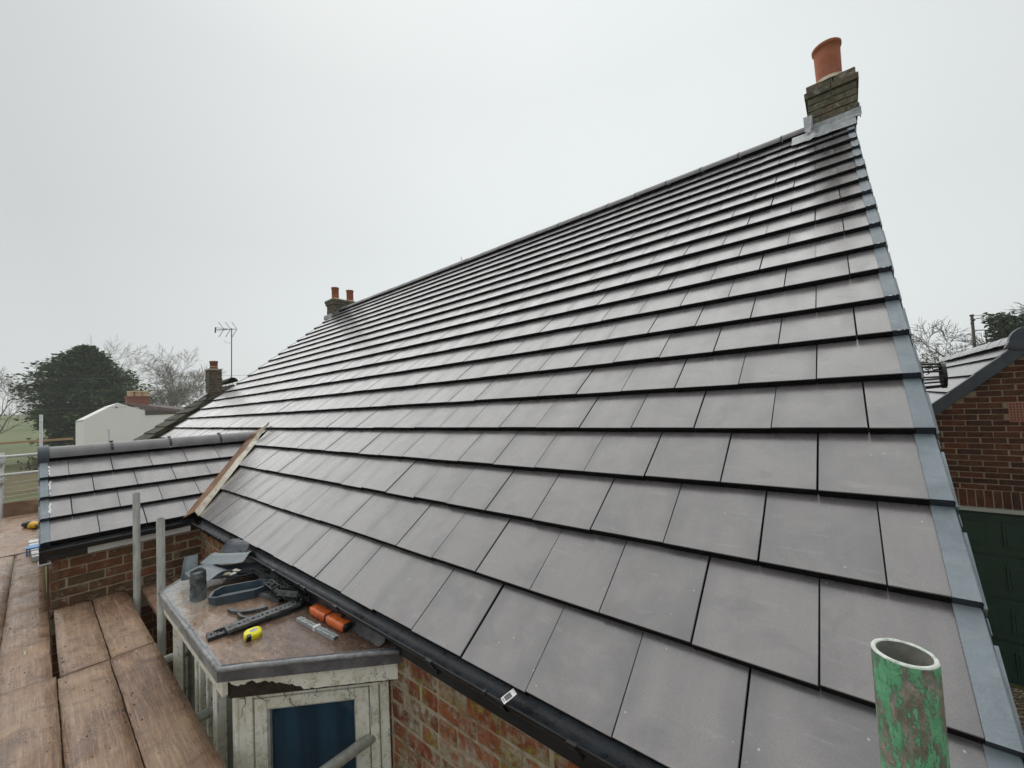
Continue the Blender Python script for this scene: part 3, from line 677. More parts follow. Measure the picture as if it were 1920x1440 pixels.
# side wing (small gable roof at right angles)
B30 = R(30); XE = -5.60; XR = -6.76; ZRW = (XE-XR)*math.tan(B30)
def wingM(y, s, h=0):       # frame: x = along -Y.. (u), y = up slope (-X)
    base = Matrix.Translation((XE - s*math.cos(B30) + h*math.sin(B30), y, s*math.sin(B30) + h*math.cos(B30)))
    return base @ Matrix(((0, -math.cos(B30), math.sin(B30), 0), (1, 0, 0, 0), (0, math.sin(B30), math.cos(B30), 0), (0, 0, 0, 1)))
YN = -.980
wr = MB()
wr.prism([(XE-.02, YN+.03, -.05), (XR, YN+.03, ZRW-.05), (2*XR-XE+.02, YN+.03, -.05), (XR, YN+.03, ZRW-.10), ], (0, .9, 0))
wr.add([(XE-.02, YN+.03, -.062), (XE-.02, .02, -.062), (XR, .86, ZRW-.062), (XR, YN+.03, ZRW-.062), (2*XR-XE, YN+.03, -.062), (2*XR-XE, .02, -.062)], [(0,1,2,3), (3,2,5,4)])
wroof = wr.build('wing_roof', M_BLACK, house)
for k in range(4):
    offj = -.647 if k % 2 == 0 else -.797
    y = offj - .3
    while y < 1.0:
        a, b = max(y, YN+.052), y+.3
        s0 = k*G; s1 = s0+G+.012
        def lim(p): # stop short of the valley: y < f(z)
            return (.135 + ((p[1])*math.sin(B30)-.147)*1.36) - p[0]
        poly = [(a+gap/2, s0), (b-gap/2, s0), (b-gap/2, s1), (a+gap/2, s1)]
        if b-a > .02:
            q = clip(poly, lim)
            if len(q) >= 3:
                simple = (len(q) == 4 and abs(b-a-.3) < 1e-4 and k < 3 and all(lim(p) > 0 for p in poly))
                M = wingM((a+b)/2+random.gauss(0, .001), s0+random.gauss(0, .0015), random.gauss(0, .0008)) @ Matrix.Rotation(random.gauss(0, .002), 4, 'Z')
                if simple: inst(full, 'tile', wroof, M)
                else: inst(tile_mb([(p[0]-(a+b)/2, p[1]-s0) for p in q]).mesh('cut_tile', [M_TILE, M_TEDGE]), 'tile', wroof, M)
        y += .3
# left-hand slope of the wing: unseen from here, one plain run of tiles
ls = MB()
for k in range(4):
    for i in range(3):
        T = Matrix.Translation((2*XR-XE + k*G*math.cos(B30), YN+.05+i*.3+.15, k*G*math.sin(B30))) @ Matrix(((0, math.cos(B30), -math.sin(B30), 0), (-1, 0, 0, 0), (0, math.sin(B30), math.cos(B30), 0), (0, 0, 0, 1)))
        tile_mb([(-.148, 0), (.148, 0), (.148, G), (-.148, G)], ls, random.random(), T)
tag(ls.build('tile_field', [M_TILE, M_TEDGE], wroof), kind='stuff')
for k in range(4):
    me = vl
    inst(me, 'verge_unit', wroof, wingM(YN+.052, k*G-.004, .001))
rw = halfround(.112, .470).mesh('ridge_tile', [M_RIDGE, M_TEDGE], False)
for i in range(4):
    y0 = -.945+i*.478 if i == 0 else -.475+(i-1)*.482
    inst(rw, 'ridge_tile', wroof, Matrix.Translation((XR, y0, ZRW-.060)) @ Matrix.Rotation(R(90), 4, 'Z'))
    if i: inst(clipme, 'ridge_clip', wroof, Matrix.Translation((XR, y0-.004, ZRW-.058)) @ Matrix.Rotation(R(90), 4, 'Z') @ Matrix.Scale(.95, 4))
cap = MB(); nn_ = 14
pr_ = [(.128*math.cos(math.pi*k/nn_), .122*math.sin(math.pi*k/nn_)) for k in range(nn_+1)]
poly = [(XR+p[0], YN-.012, ZRW-.06+p[1]) for p in pr_] + [(XR-.12, YN-.012, ZRW-.15), (XR+.12, YN-.012, ZRW-.15)]
cap.prism(poly[::-1], (0, .075, 0)); bevel(cap.build('ridge_end_cap', M_SLATE, wroof), .008)
# white mastic smears along the wing verge
random.seed(5)
for (sA, sB) in ((.36, .52), (.70, .86), (.98, 1.02), (1.06, 1.10), (.60, .63), (.915, .94)):
    s = sA; sm = MB()
    while s < sB:
        w = .005+random.random()*.006; hh = -.044*((s % G)/G)+.005
        T = wingM(YN+.058+random.gauss(0, .003), s, hh); sm.box(-w/2, w/2, 0, .03, 0, .0035, 0, T); s += .02
    sm.build('mastic_smear', M_WHITE, wroof)
# valley between wing and main roof
def VP(t, off, lift):
    s = .0 + t*1.26
    A = roofM(valley_line(s), s, 0) @ Vector((0, 0, 0))          # main-roof edge
    zz = A.z if A.z < ZRW+.06 else A.z
    zB = min(A.z*1.0-.01, 1.0)
    Bp = Vector((XE - max(-.02, zB/math.tan(B30)) , .118+(zB-.147)*1.36, zB))
    return A, Bp
va = MB(); vb = MB(); ns = 22
la, lb_, lc_ = [], [], []
for i in range(ns+1):
    t = i/ns; A, Bp = VP(t, 0, 0)
    if t > .80:
        # past the wing ridge the flashing tapers to a point lying on the main roof
        k = (t-.80)/.20; s = t*1.26; base = roofM(valley_line(s), s, .012) @ Vector((0, 0, 0)); wdt = .17*max(0, 1-k)**.9+.004
        A = base; Bp = roofM(valley_line(s)-wdt, s, .02+.05*(1-k)) @ Vector((0, 0, 0))
    Mi = A.lerp(Bp, .26+.06*noise.noise(Vector((t*7, 0, 0)))) + Vector((0, 0, .045*(1-.4*t)+.008*noise.noise(Vector((t*9, 3, 0)))))
    la.append(A+Vector((0, 0, -.004))); lb_.append(Mi); lc_.append(Bp+Vector((0, 0, -.006)))
vmb = MB(); vmb.add(la+lb_+lc_, [(i, i+1, ns+2+i, ns+1+i) for i in range(ns)]+[(ns+1+i, ns+2+i, 2*ns+3+i, 2*ns+2+i) for i in range(ns)], [0]*ns+[1]*ns)
vo = vmb.build('valley_flashing', [M_VAL2, M_RUST], wroof, False)
sol = vo.modifiers.new('sol', 'SOLIDIFY'); sol.thickness = .006; sol.offset = -1
# wing eaves
MB().box(XE-.055, XE-.012, YN+.02, .0, -.150, -.045).build('fascia', M_BLACK, house)
gutter((XE+.035, YN-.005, -.052), (XE+.035, -.10, -.052), .050, 'gutter', house)
MB().prism([(XE+.03, YN-.005, -.04), (XE-.10, YN-.005, -.04), (XE-.16, YN-.005, -.17), (XE-.02, YN-.005, -.165)], (0, .03, 0)).build('bargeboard_foot', M_BLACK, house)
MB().prism([(XE-.02, YN-.01, -.168), (XE-.17, YN-.01, -.172), (XE-.17, YN-.01, -.184), (XE-.02, YN-.01, -.180)], (0, .07, 0)).build('soffit_end', M_WHITE, house)
MB().prism([(XE-.04, YN+.02, -.06), (XR, YN+.02, ZRW-.06), (2*XR-XE+.04, YN+.02, -.06), (2*XR-XE+.04, YN+.02, -.19), (XR, YN+.02, ZRW-.19), (XE-.04, YN+.02, -.19)], (0, .018, 0)).build('bargeboard', M_BLACK, house)
MB().box(XE-.010, XE-.002, -.720, -.035, -.155, -.106).build('white_trim_strip', M_WHITE, house)
XW = -5.655
MB().box(2*XR-XE+.06, XW, -.912, .9, GZ, -.10).prism([(XW, -.912, -.10), (2*XR-XE+.06, -.912, -.10), (XR, -.912, ZRW-.08)], (0, .9, 0)).build('wing_wall', M_WALLF, house)
wm = MB().box(XW-.01, XW+.004, -.916, YW, -.75, -.10).build('mortar_bed', M_MORTAR, house)
wm2 = MB().box(XW-.6, XW, -.918, -.908, -.75, -.10).build('mortar_bed', M_MORTAR, house)
brick_courses(wm, M_BR_EXT, 0, .985, -.66, -.105, (XW+.004, -.925, 0), (0, 1, 0), L=.215, H=.066, jx=.010, jz=.010, hdr=.12, proud=.005)
brick_courses(wm2, M_BR_EXT, 0, .6, -.66, -.105, (XW-.585, -.918, 0), (1, 0, 0), L=.215, H=.066, jx=.010, jz=.010, proud=.003)

# bay window with flat lead roof
bay_out = [(-4.63, .055), (-4.07, -.50), (-2.81, -.50), (-2.26, .055)]
def inset(d):
    k = d*math.tan(R(22.5)); c = d*math.sqrt(2)
    return [(-4.63+c, .055), (-4.07+k, -.50+d), (-2.81-k, -.50+d), (-2.26-c, .055)]
bayr = MB(); TOP = -.160
bev_ = inset(.022)
vs = [(x_, y_, TOP) for x_, y_ in bev_] + [(x_, y_, TOP-.016) for x_, y_ in bay_out] + [(x_, y_, TOP-.062) for x_, y_ in bay_out]
bayr.add(vs, [(0,1,2,3)] + [(4+i, 5+i, 1+i, i) for i in range(3)] + [(8+i, 9+i, 5+i, 4+i) for i in range(3)], [0]+[2, 2, 1]+[2, 2, 1])
br_o = bayr.build('bay_roof', [M_LROOF, M_LEDGE, M_LEAD], house)
# cushioned rolled edge
ed = MB(); pts = []
for (a, b) in zip(bay_out[:-1], bay_out[1:]):
    for i in range(14):
        t = i/14; x_ = a[0]+(b[0]-a[0])*t; y_ = a[1]+(b[1]-a[1])*t; pts.append((x_+.006*noise.noise(Vector((x_*11, y_*11, 0))), y_+.006, TOP-.010+.005*noise.noise(Vector((x_*9, y_*9, 5)))))
pts.append((-2.262, .05, TOP-.01)); ed.tube(pts, .011, 8); ed.build('rolled_edge', mottled('worn_roll', (.13, .13, .135), (.36, .37, .375), 17, .4, 40, .008, 0, .5, None, (.10, .09, .085)), br_o, True)
up = MB(); vs = []
for i in range(41):
    x_ = -4.62+2.27*i/40
    for j, (yy, zz) in enumerate(((YW-.060, TOP+.003), (YW-.030, TOP+.012), (YW-.016, TOP+.09))):
        vs.append((x_, yy+.008*noise.noise(Vector((x_*17, j, 0))), zz+.006*noise.noise(Vector((x_*14, j, 4)))))
up.add(vs, [(i*3+j, (i+1)*3+j, (i+1)*3+j+1, i*3+j+1) for i in range(40) for j in range(2)]); up.build('lead_upstand', M_LEDGE, br_o, True)
# fascia boards under the roof edge; the splay board has a rotten foot
def board_poly(a, b, z1, z0f, th, name, mat, par, n=40):
    a = Vector((*a, 0)); b = Vector((*b, 0)); d = (b-a).normalized(); nrm = Vector((d.y, -d.x, 0)); L = (b-a).length
    m = MB(); vs = []
    for i in range(n+1):
        t = i/n; p = a+d*L*t; z0 = z0f(t)
        for o_ in (0, -th):
            q = p+nrm*o_; vs += [(q.x, q.y, z1), (q.x, q.y, z0)]
    fs = []
    for i in range(n):
        k = i*4; fs += [(k, k+1, k+5, k+4), (k+2, k+6, k+7, k+3), (k+1, k+3, k+7, k+5)]
    fs += [(0, 2, 3, 1), (n*4, n*4+1, n*4+3, n*4+2)]
    m.add(vs, fs); return m.build(name, mat, par)
def rot_edge(t):
    k = max(0, 1-t/.47)
    if t > .5: return -.302+.003*noise.noise(Vector((t*20, 0, 0)))
    return -.302+.052*min(1, k*2.2)**.8*(1+.35*noise.noise(Vector((t*16, 1, 0))))+.012*noise.noise(Vector((t*45, 2, 0)))
I1 = inset(.022)
sp = board_poly(I1[2], I1[3], -.214, rot_edge, .02, 'fascia_board', M_PAINT, br_o, 80); sp['label'] = 'cream fascia board with rotten lower edge'
board_poly(I1[1], I1[2], -.214, lambda t: -.30+.004*noise.noise(Vector((t*30, 5, 0))), .02, 'fascia_board', M_PAINT, br_o)
board_poly(I1[0], I1[1], -.214, lambda t: -.30, .02, 'fascia_board', M_PAINT, br_o)
I2 = inset(.046)
for a, b in zip(I2[:-1], I2[1:]): board_poly(a, b, -.20, lambda t: -.312, .02, 'backing_board', M_ROT, br_o, 2)
MB().prism([(x_, y_, -.325) for x_, y_ in inset(.05)], (0, 0, .02)).build('bay_soffit', M_ROT, br_o)
# bay windows
D = .092; I3 = inset(D)
def bay_side(a, b, posts, top, bot, glass, nm, head=.045):
    a = Vector((*a, 0)); b = Vector((*b, 0)); d = (b-a).normalized(); nr = Vector((d.y, -d.x, 0)); L = (b-a).length
    T = Matrix(((d.x, nr.x, 0, a.x), (d.y, nr.y, 0, a.y), (0, 0, 1, 0), (0, 0, 0, 1)))
    m = MB()
    for p0, p1, pr in posts: m.box(p0, p1, -.05, pr, bot, top, 0, T)
    m.box(0, L, -.05, .0, top-head, top, 0, T); m.box(0, L, -.06, .02, bot-.06, bot, 0, T)
    f_ = m.build(nm, M_PAINT, house); bevel(f_, .004)
    MB().box(.01, L-.01, -.036, -.030, bot, top-.01, 0, T).build('pane', glass, f_)
    return f_, T, L
FT, FB = -.335, -1.30
L1 = abs(I3[2][0]-I3[1][0])
bay_side(I3[1], I3[2], [(0, .05, .012), (.40, .445, .004), (.47, .50, .0), (.62, .655, .0), (.80, .87, .012), (L1-.06, L1-.0, .012)], FT, FB, M_GLASSG, 'bay_window_front', .04)
bay_side(I3[0], I3[1], [(0, .05, .01), (.3, .35, .0), (.66, .70, .01)], FT, FB, M_GLASSG, 'bay_window_side')
a = Vector((*I3[2], 0)); b = Vector((*I3[3], 0)); d = (b-a).normalized(); nr = Vector((d.y, -d.x, 0)); L = (b-a).length
T = Matrix(((d.x, nr.x, 0, a.x), (d.y, nr.y, 0, a.y), (0, 0, 1, 0), (0, 0, 0, 1)))
fr = MB(); fr.box(.0, .032, -.06, .004, FB, FT, 0, T); fr.box(.034, .062, -.06, .012, FB, FT, 0, T)
fr.box(L-.075, L-.035, -.06, .008, FB, FT, 0, T); fr.box(L-.033, L+.01, -.06, -.004, FB, FT+.02, 0, T); fr.box(.0, L, -.06, .004, FT-.026, FT, 0, T)
fo = fr.build('bay_window_splay', M_PAINT, house); bevel(fo, .003)
cs = MB(); c0, c1, cz = .066, L-.080, FT-.030
cs.box(c0, c0+.055, -.045, .006, FB, cz, 0, T); cs.box(c1-.062, c1, -.045, .006, FB, cz, 0, T); cs.box(c0+.055, c1-.062, -.045, .006, cz-.048, cz, 0, T)
bevel(cs.build('casement', M_PAINT, fo), .004)
gk = MB(); gk.box(c0+.055, c0+.063, -.04, -.002, FB, cz-.048, 0, T); gk.box(c1-.068, c1-.062, -.04, -.002, FB, cz-.048, 0, T); gk.box(c0+.063, c1-.068, -.04, -.002, cz-.055, cz-.048, 0, T)
gk.build('gasket', M_GASKET, fo)
MB().box(c0+.063, c1-.068, -.030, -.024, FB, cz-.055, 0, T).build('pane', M_GLASSB, fo)
MB().box(c1+.006, c1+.010, .006, .016, FT-.20, FT-.11, 0, T).build('hinge', M_GALVW, fo)
MB().prism([(x_, y_, FB-.06) for x_, y_ in inset(.11)], (0, 0, -(FB-.06-GZ)*-1 if False else GZ-FB+.06)).build('bay_base_wall', M_WALLO, house)
# cobweb twigs hanging under the rotten board
tw = MB(); random.seed(11)
for i in range(6):
    t = (.07, .12, .30, .36, .52, .74)[i]; p = a+d*(L*t)+nr*.014; p.z = -.310; pts = [p.copy()]
    for k in range(5): p = p+d*random.gauss(.0, .012)+Vector((0, 0, -.010-random.random()*.012))*(1 if i % 3 else 1.7); pts.append(p.copy())
    tw.tube(pts, [.0013]*5+[.0004], 4)
for i in range(4):
    p = a+d*(.14+.06*i)+nr*.016; p.z = -.312; q = p+d*(.07)+Vector((0, 0, .006)); tw.tube([p, p.lerp(q, .5)+Vector((0, 0, -.012)), q], .0010, 4)
tag(tw.build('creeper_twig', M_ROT), 'thin dry creeper twigs hanging over the cream window head', 'twigs')

# flue terminal sticking out of the gable
FM = Matrix.Translation((-.575, 2.67, .958)) @ Matrix.Rotation(R(90), 4, 'Y') @ Matrix.Diagonal((1.2, 1.2, 1.04, 1))
flu = thing('flue_terminal', 'black slatted cone guard on a round flue beyond the right roof edge', 'flue', (-.5, 2.67, .96))
MB().lathe([(.050, .0), (.050, .20), (.066, .225), (.074, .245), (.076, .262), (.066, .272), (.0, .272)], 26, FM).build('flange', M_GREYPL, flu, True)
cg = MB(); 
for k in range(13):
    a_ = 2*math.pi*k/13; c_, s_ = math.cos(a_), math.sin(a_)
    cg.tube([FM @ Vector((.068*c_, .068*s_, .255)), FM @ Vector((.060*c_, .060*s_, .375))], .0055, 5)
cg.lathe([(.054, .368), (.068, .368), (.068, .386), (.054, .388), (.054, .368)], 22, FM); cg.lathe([(.055, .275), (.069, .275), (.069, .285), (.060, .287)], 22, FM)
cg.build('cage', M_BLACK, flu)

# ================================================================ SCAFFOLD BOARDS, POLES
ZD = -.545
def sboard(x0, x1, y0, y1, label, z=ZD, tilt=0.0):
    m = MB(); nx = max(2, int((x1-x0)/.06)); ny = 4; th = .038; vs = []
    sd_ = random.random()*50
    for j in range(ny+1):
        for i in range(nx+1):
            x_ = x0+(x1-x0)*i/nx; y_ = y0+(y1-y0)*j/ny
            e_ = .0025*noise.noise(Vector((x_*6, y_*9, sd_)))
            yy = y_+(.0035*noise.noise(Vector((x_*3.1, sd_, j)))+.002*noise.noise(Vector((x_*17, sd_, j))) if j in (0, ny) else 0)
            vs.append((x_, yy, z+e_-(.005 if j in (0, ny) else 0)+tilt*(x_-x0)))
    W_ = nx+1; top = [(j*W_+i, j*W_+i+1, (j+1)*W_+i+1, (j+1)*W_+i) for j in range(ny) for i in range(nx)]
    nb = len(vs); vs += [(v[0], v[1], z-th+tilt*(v[0]-x0)) for v in vs]
    fs = top+[tuple(nb+i for i in f[::-1]) for f in top]
    for i in range(nx): fs += [(i, nb+i, nb+i+1, i+1), (ny*W_+i+1, nb+ny*W_+i+1, nb+ny*W_+i, ny*W_+i)]
    for j in range(ny): fs += [(j*W_, (j+1)*W_, nb+(j+1)*W_, nb+j*W_), (j*W_+nx, nb+j*W_+nx, nb+(j+1)*W_+nx, (j+1)*W_+nx)]
    m.add(vs, fs); o = m.build('scaffold_board', M_BOARD, None, False)
    o.data.polygons.foreach_set('use_smooth', [k < len(top) for k in range(len(fs))])
    return tag(o, label, 'scaffold board', 'scaffold boards of the walkway')
random.seed(21)
sboard(-4.275, .75, -.700, -.487, 'nearest board along the bay window side, its edge over the dark gap')
sboard(-4.268, .75, -.919, -.706, 'near middle board, second from the bay window side')
sboard(-4.30, .75, -1.145, -.926, 'near left board starting at the thick step in the walkway', ZD+.006)
sboard(-4.30, .75, -1.372, -1.151, 'board in the bottom left corner of the photo')
sboard(-5.638, -4.285, -.695, -.490, 'short board butting the wing wall beside the first pole')
sboard(-5.638, -4.280, -.908, -.701, 'short board butting the wing wall at its outer corner')
sboard(-8.2, -4.31, -1.150, -.938, 'far board running past the outer corner of the side wing', ZD-.002)
sboard(-8.15, -4.31, -1.372, -1.157, 'far board one out from the wing corner, under the white smear')
sboard(-8.17, -4.33, -1.60, -1.378, 'outermost far board at the left edge of the photo')
sboard(-11.45, -8.16, -1.372, -.94, 'wide end board beneath the yellow and black tool', ZD+.003)
sboard(-11.45, -8.18, -1.60, -1.378, 'outer end board reaching the muddy toe board', ZD-.003)
sboard(-5.63, -4.72, -.395, -.19, 'short board beyond the narrow dark gap behind the first pole', ZD-.01)
sboard(-5.63, -4.66, -.183, .02, 'short board against the house wall behind the poles', ZD-.01)
# mud clods and chips
random.seed(3)
cl = MB()
for i in range(380):
    x_ = -random.uniform(1.6, 8.5) if random.random() < .7 else -random.uniform(3.0, 5.5); y_ = random.uniform(-1.45, -.50)
    if x_ < -5.6 and y_ > -.95: continue
    cnt = noise.noise(Vector((x_*1.7, y_*4, 9)))
    if cnt < -.05: continue
    r_ = random.uniform(.002, .0055); z_ = ZD+.001; a0 = random.random()*3
    ring = [(x_+r_*1.7*math.cos(a0+k*1.2566)*random.uniform(.6, 1.2), y_+r_*math.sin(a0+k*1.2566)*random.uniform(.6, 1.2), z_-.003) for k in range(5)]
    cl.add(ring+[(x_, y_, z_+r_*.75)], [(k, (k+1) % 5, 5) for k in range(5)])
tag(cl.build('mud_crumbs', mottled('mud', (.035, .022, .015), (.075, .048, .03), 20, .6)), 'dark crumbs of mud and debris scattered over the scaffold boards', 'mud', kind='stuff')
for (x_, y_, sx_, sy_, mt, lab, nm_, ct) in ((-4.86, -1.045, .035, .009, M_SCRAP, 'pale flat splinter lying on the far outer board', 'wood_chip', 'chip'), (-4.16, -.565, .010, .008, M_GREYPL, 'small grey pebble at the joint of the boards near the second pole', 'pebble', 'pebble'), (-4.24, -.585, .012, .008, M_SCRAP, 'small cream pebble beside the grey one near the board joint', 'pebble', 'pebble'), (-4.42, -.68, .022, .007, M_WOOD, 'small tan wood chip on the short board before the board joint', 'wood_chip', 'chip')):
    m = MB(); k_ = 7
    ring = [(x_+sx_*math.cos(2*math.pi*k/k_)*random.uniform(.8, 1.1), y_+sy_*math.sin(2*math.pi*k/k_)*random.uniform(.8, 1.1), ZD) for k in range(k_)]
    m.add(ring+[(p[0]*.4+x_*.6, p[1]*.4+y_*.6, ZD+sy_*.8) for p in ring], [(k, (k+1) % k_, k_+(k+1) % k_, k_+k) for k in range(k_)]+[tuple(range(k_, 2*k_))])
    tag(m.build(nm_, mt), lab, ct)
def pole(p0, p1, label, mat=M_GALV, r=.02415, n=20, group=None, name='scaffold_pole'):
    p0, p1 = Vector(p0), Vector(p1); d = (p1-p0).normalized(); L = (p1-p0).length
    T = Matrix.Translation(p0) @ d.to_track_quat('Z', 'Y').to_matrix().to_4x4()
    m = MB(); m.lathe([(r, 0), (r, L-.0015), (r-.001, L), (r-.0035, L), (r-.0042, L-.001)], n, T); m.lathe([(r-.0042, L-.001), (r-.0042, max(0, L-.25)), (0, max(0, L-.25))], n, T, 1)
    m.lathe([(0, 0), (r, 0)], n, T)
    o = m.build(name, [mat, M_TIN], None, True); return tag(o, label, 'scaffold pole', group)
pole((-5.36, -.447, GZ), (-5.345, -.450, .318), 'upright grey pole in the gap by the wing wall, left of the pair')
pole((-4.50, -.418, GZ), (-4.515, -.421, .217), 'upright grey pole right of the pair, at the corner of the lead flat roof')
gp = thing('scaffold_pole', 'close open-ended scaffold pole with flaking green paint at the bottom right', 'scaffold pole', (-.605, -.472, GZ))
T0 = Vector((-.6165, -.4685, -1.6)); T1 = Vector((-.6115, -.4725, .6615)); dd = (T1-T0).normalized(); Lg = (T1-T0).length
TG = Matrix.Translation(T0) @ dd.to_track_quat('Z', 'Y').to_matrix().to_4x4(); rg = .02415
MB().lathe([(rg, 0), (rg, Lg*.6), (rg, Lg-.0012)], 64, TG).build('painted_tube', M_GREEN, gp, True)
rm = MB(); vs = []; 
for j, (rr, zz) in enumerate(((rg, Lg-.0012), (rg-.0006, Lg), (rg-.0034, Lg+.0002), (rg-.0040, Lg-.0008))):
    for k in range(64):
        a_ = 2*math.pi*k/64; q = .00035*noise.noise(Vector((math.cos(a_)*4, math.sin(a_)*4, j))); vs.append(TG @ Vector(((rr+q)*math.cos(a_), (rr+q)*math.sin(a_), zz+q)))
rm.add(vs, [(j*64+k, j*64+(k+1) % 64, (j+1)*64+(k+1) % 64, (j+1)*64+k) for j in range(3) for k in range(64)]); rm.build('worn_rim', M_RIM, gp, True)
MB().lathe([(rg-.0040, Lg-.0008), (rg-.0040, Lg-.3), (0, Lg-.3)], 48, TG).build('bore', M_TIN, gp, True)
# putlog tubes under the boards
for i, (x_, y1, lb__) in enumerate(((-4.10, -.372, 'short tube end poking out from under the boards below the second pole'), (-3.30, -.383, 'tube end under the boards in front of the bay window mullions'), (-2.445, .055, 'sloping tube running from under the boards into the old brick wall'))):
    z0 = ZD-.038-.026; o = pole((x_-.02, -1.75, z0), (x_, y1, z0 if i < 2 else -.598), lb__, name='putlog_tube'); o['category'] = 'scaffold tube'
# scaffold end: guard rails, standards, mesh gate, toe board
pole((-11.52, -1.36, GZ), (-11.52, -1.36, .52), 'far upright pole at the left edge holding the guard rails', M_GALVW)
pole((-11.46, -1.75, .452), (-11.46, -.30, .452), 'upper pale guard rail at the far end of the scaffold', M_GALVW, name='guard_rail')['category'] = 'guard rail'
pole((-11.46, -1.75, .150), (-11.46, -.30, .150), 'lower pale guard rail at the far end of the scaffold', M_GALVW, name='guard_rail')['category'] = 'guard rail'
for z_, lab in ((.38, 'grey coupler clamping the upper guard rail at the left edge'), (.06, 'grey coupler under the lower guard rail at the left edge')):
    c_ = MB(); c_.box(-11.56, -11.42, -1.40, -1.32, z_-.035, z_+.035); c_.tube([(-11.50, -1.40, z_-.10), (-11.44, -1.33, z_+.06)], .022, 8); c_.tube([(-11.46, -1.36, z_-.05), (-11.42, -1.31, z_+.02)], .014, 6)
    tag(bevel(c_.build('scaffold_coupler', M_GALVW), .008), lab, 'coupler')
gt = thing('mesh_gate', 'gate of thin pale horizontal rods below the lower guard rail', 'gate', (-11.5, -1.0, -.45))
for i in range(6): MB().tube([(-11.52, -1.42, .02-.075*i-.02), (-11.52, -.40, .045-.075*i)], .0055, 6).build('rod', M_GALVW, gt)
for y_ in (-1.40, -.42): MB().tube([(-11.52, y_, .08), (-11.52, y_, -.46)], .009, 6).build('upright', M_GALVW, gt)
tb = MB(); tb.box(-11.50, -11.46, -1.34, -.45, ZD+.004, ZD+.23); tag(bevel(tb.build('toe_board', M_TOE), .004), 'muddy brown toe board standing across the far end of the walkway', 'toe board')
tb = MB(); tb.box(-11.44, -6.0, -1.66, -1.625, ZD+.004, ZD+.20); tag(bevel(tb.build('toe_board', M_TOE), .004), 'long toe board along the outer side at the left edge', 'toe board')
pole((-12.85, -.93, GZ), (-12.85, -.93, 1.16), 'thin upright pole in front of the field, above the wing end cap', M_GALVW)
pole((-13.3, .05, GZ), (-13.3, .05, .80), 'short pale pole top between the dark conifer and white house', M_GALVW)
MB_t = MB().box(-14.05, -13.98, -1.9, -.45, .60, .645); tag(MB_t.build('timber_rail', M_WOOD), 'light brown timber rail in front of the field behind the wing ridge', 'timber')
MB_t = MB().box(-13.60, -13.55, -3.0, -1.62, .43, .46); tag(MB_t.build('timber_rail', M_GALVW), 'pale level rail crossing the very left edge of the photo', 'rail')

# tool and plastic things at the wing's outer corner
tl = thing('power_tool', 'black and yellow hand tool lying on the far boards by the wing', 'tool', (-9.9, -1.03, ZD))
m = MB(); m.tube([(-10.02, -1.10, ZD+.045), (-9.96, -1.06, ZD+.05), (-9.90, -1.03, ZD+.05)], [.04, .05, .04], 10); m.build('grip', M_BLACK, tl, True)
m = MB(); m.tube([(-9.90, -1.03, ZD+.05), (-9.80, -1.01, ZD+.055), (-9.70, -.985, ZD+.05)], [.042, .05, .035], 10); m.tube([(-9.86, -1.06, ZD+.03), (-9.78, -.95, ZD+.03)], [.03, .03], 8); m.build('body', M_DY, tl, True)
m = MB(); m.tube([(-9.70, -.985, ZD+.05), (-9.60, -.965, ZD+.05)], [.022, .012], 8); m.build('nose', M_BLACK, tl, True)
pk = thing('plastic_pack', 'milky ribbed plastic pack with a bright blue band beside the wing corner', 'plastic pack', (-8.2, -1.0, ZD))
m = MB()
for i in range(9): m.box(-8.60+.12*i, -8.52+.12*i, -1.055+.004*i, -.955, ZD+.004, ZD+.055+.006*(i % 2))
m.build('ribbed_pack', M_CLEAR, pk); MB().box(-8.16, -7.98, -1.062, -.95, ZD+.058, ZD+.075).box(-8.16, -7.98, -1.070, -1.060, ZD+.003, ZD+.075).build('blue_band', M_BLUE, pk)

# ================================================================ THINGS ON THE BAY ROOF
ZB = TOP
def flat(x, y, rz, z=ZB): return Matrix.Translation((x, y, z)) @ Matrix.Rotation(rz, 4, 'Z')
# dusty grey bag
m = MB(); vs = []; nseg, nr_ = 22, 9
for j in range(nr_+1):
    for k in range(nseg):
        a_ = 2*math.pi*k/nseg; h = .165*j/nr_; rr = .050*(1+.10*noise.noise(Vector((math.cos(a_)*1.8, math.sin(a_)*1.8, h*22)))+.05*noise.noise(Vector((math.cos(a_)*5, math.sin(a_)*5, h*50))))*(1-.04*j/nr_)
        vs.append((-3.715+rr*math.cos(a_)*1.05, -.372+rr*.8*math.sin(a_), ZB+h+.004*math.sin(3*a_)*(j == nr_)))
m.add(vs, [(j*nseg+k, j*nseg+(k+1) % nseg, (j+1)*nseg+(k+1) % nseg, (j+1)*nseg+k) for j in range(nr_) for k in range(nseg)])
m.add([(vs[-nseg+k][0]*.86+.14*-3.715, vs[-nseg+k][1]*.86+.14*-.372, ZB+.150) for k in range(nseg)], [tuple(range(nseg))])
tag(m.build('grey_bag', M_BAG, None, True), 'crumpled dusty grey upright bag at the left corner of the lead roof', 'bag')
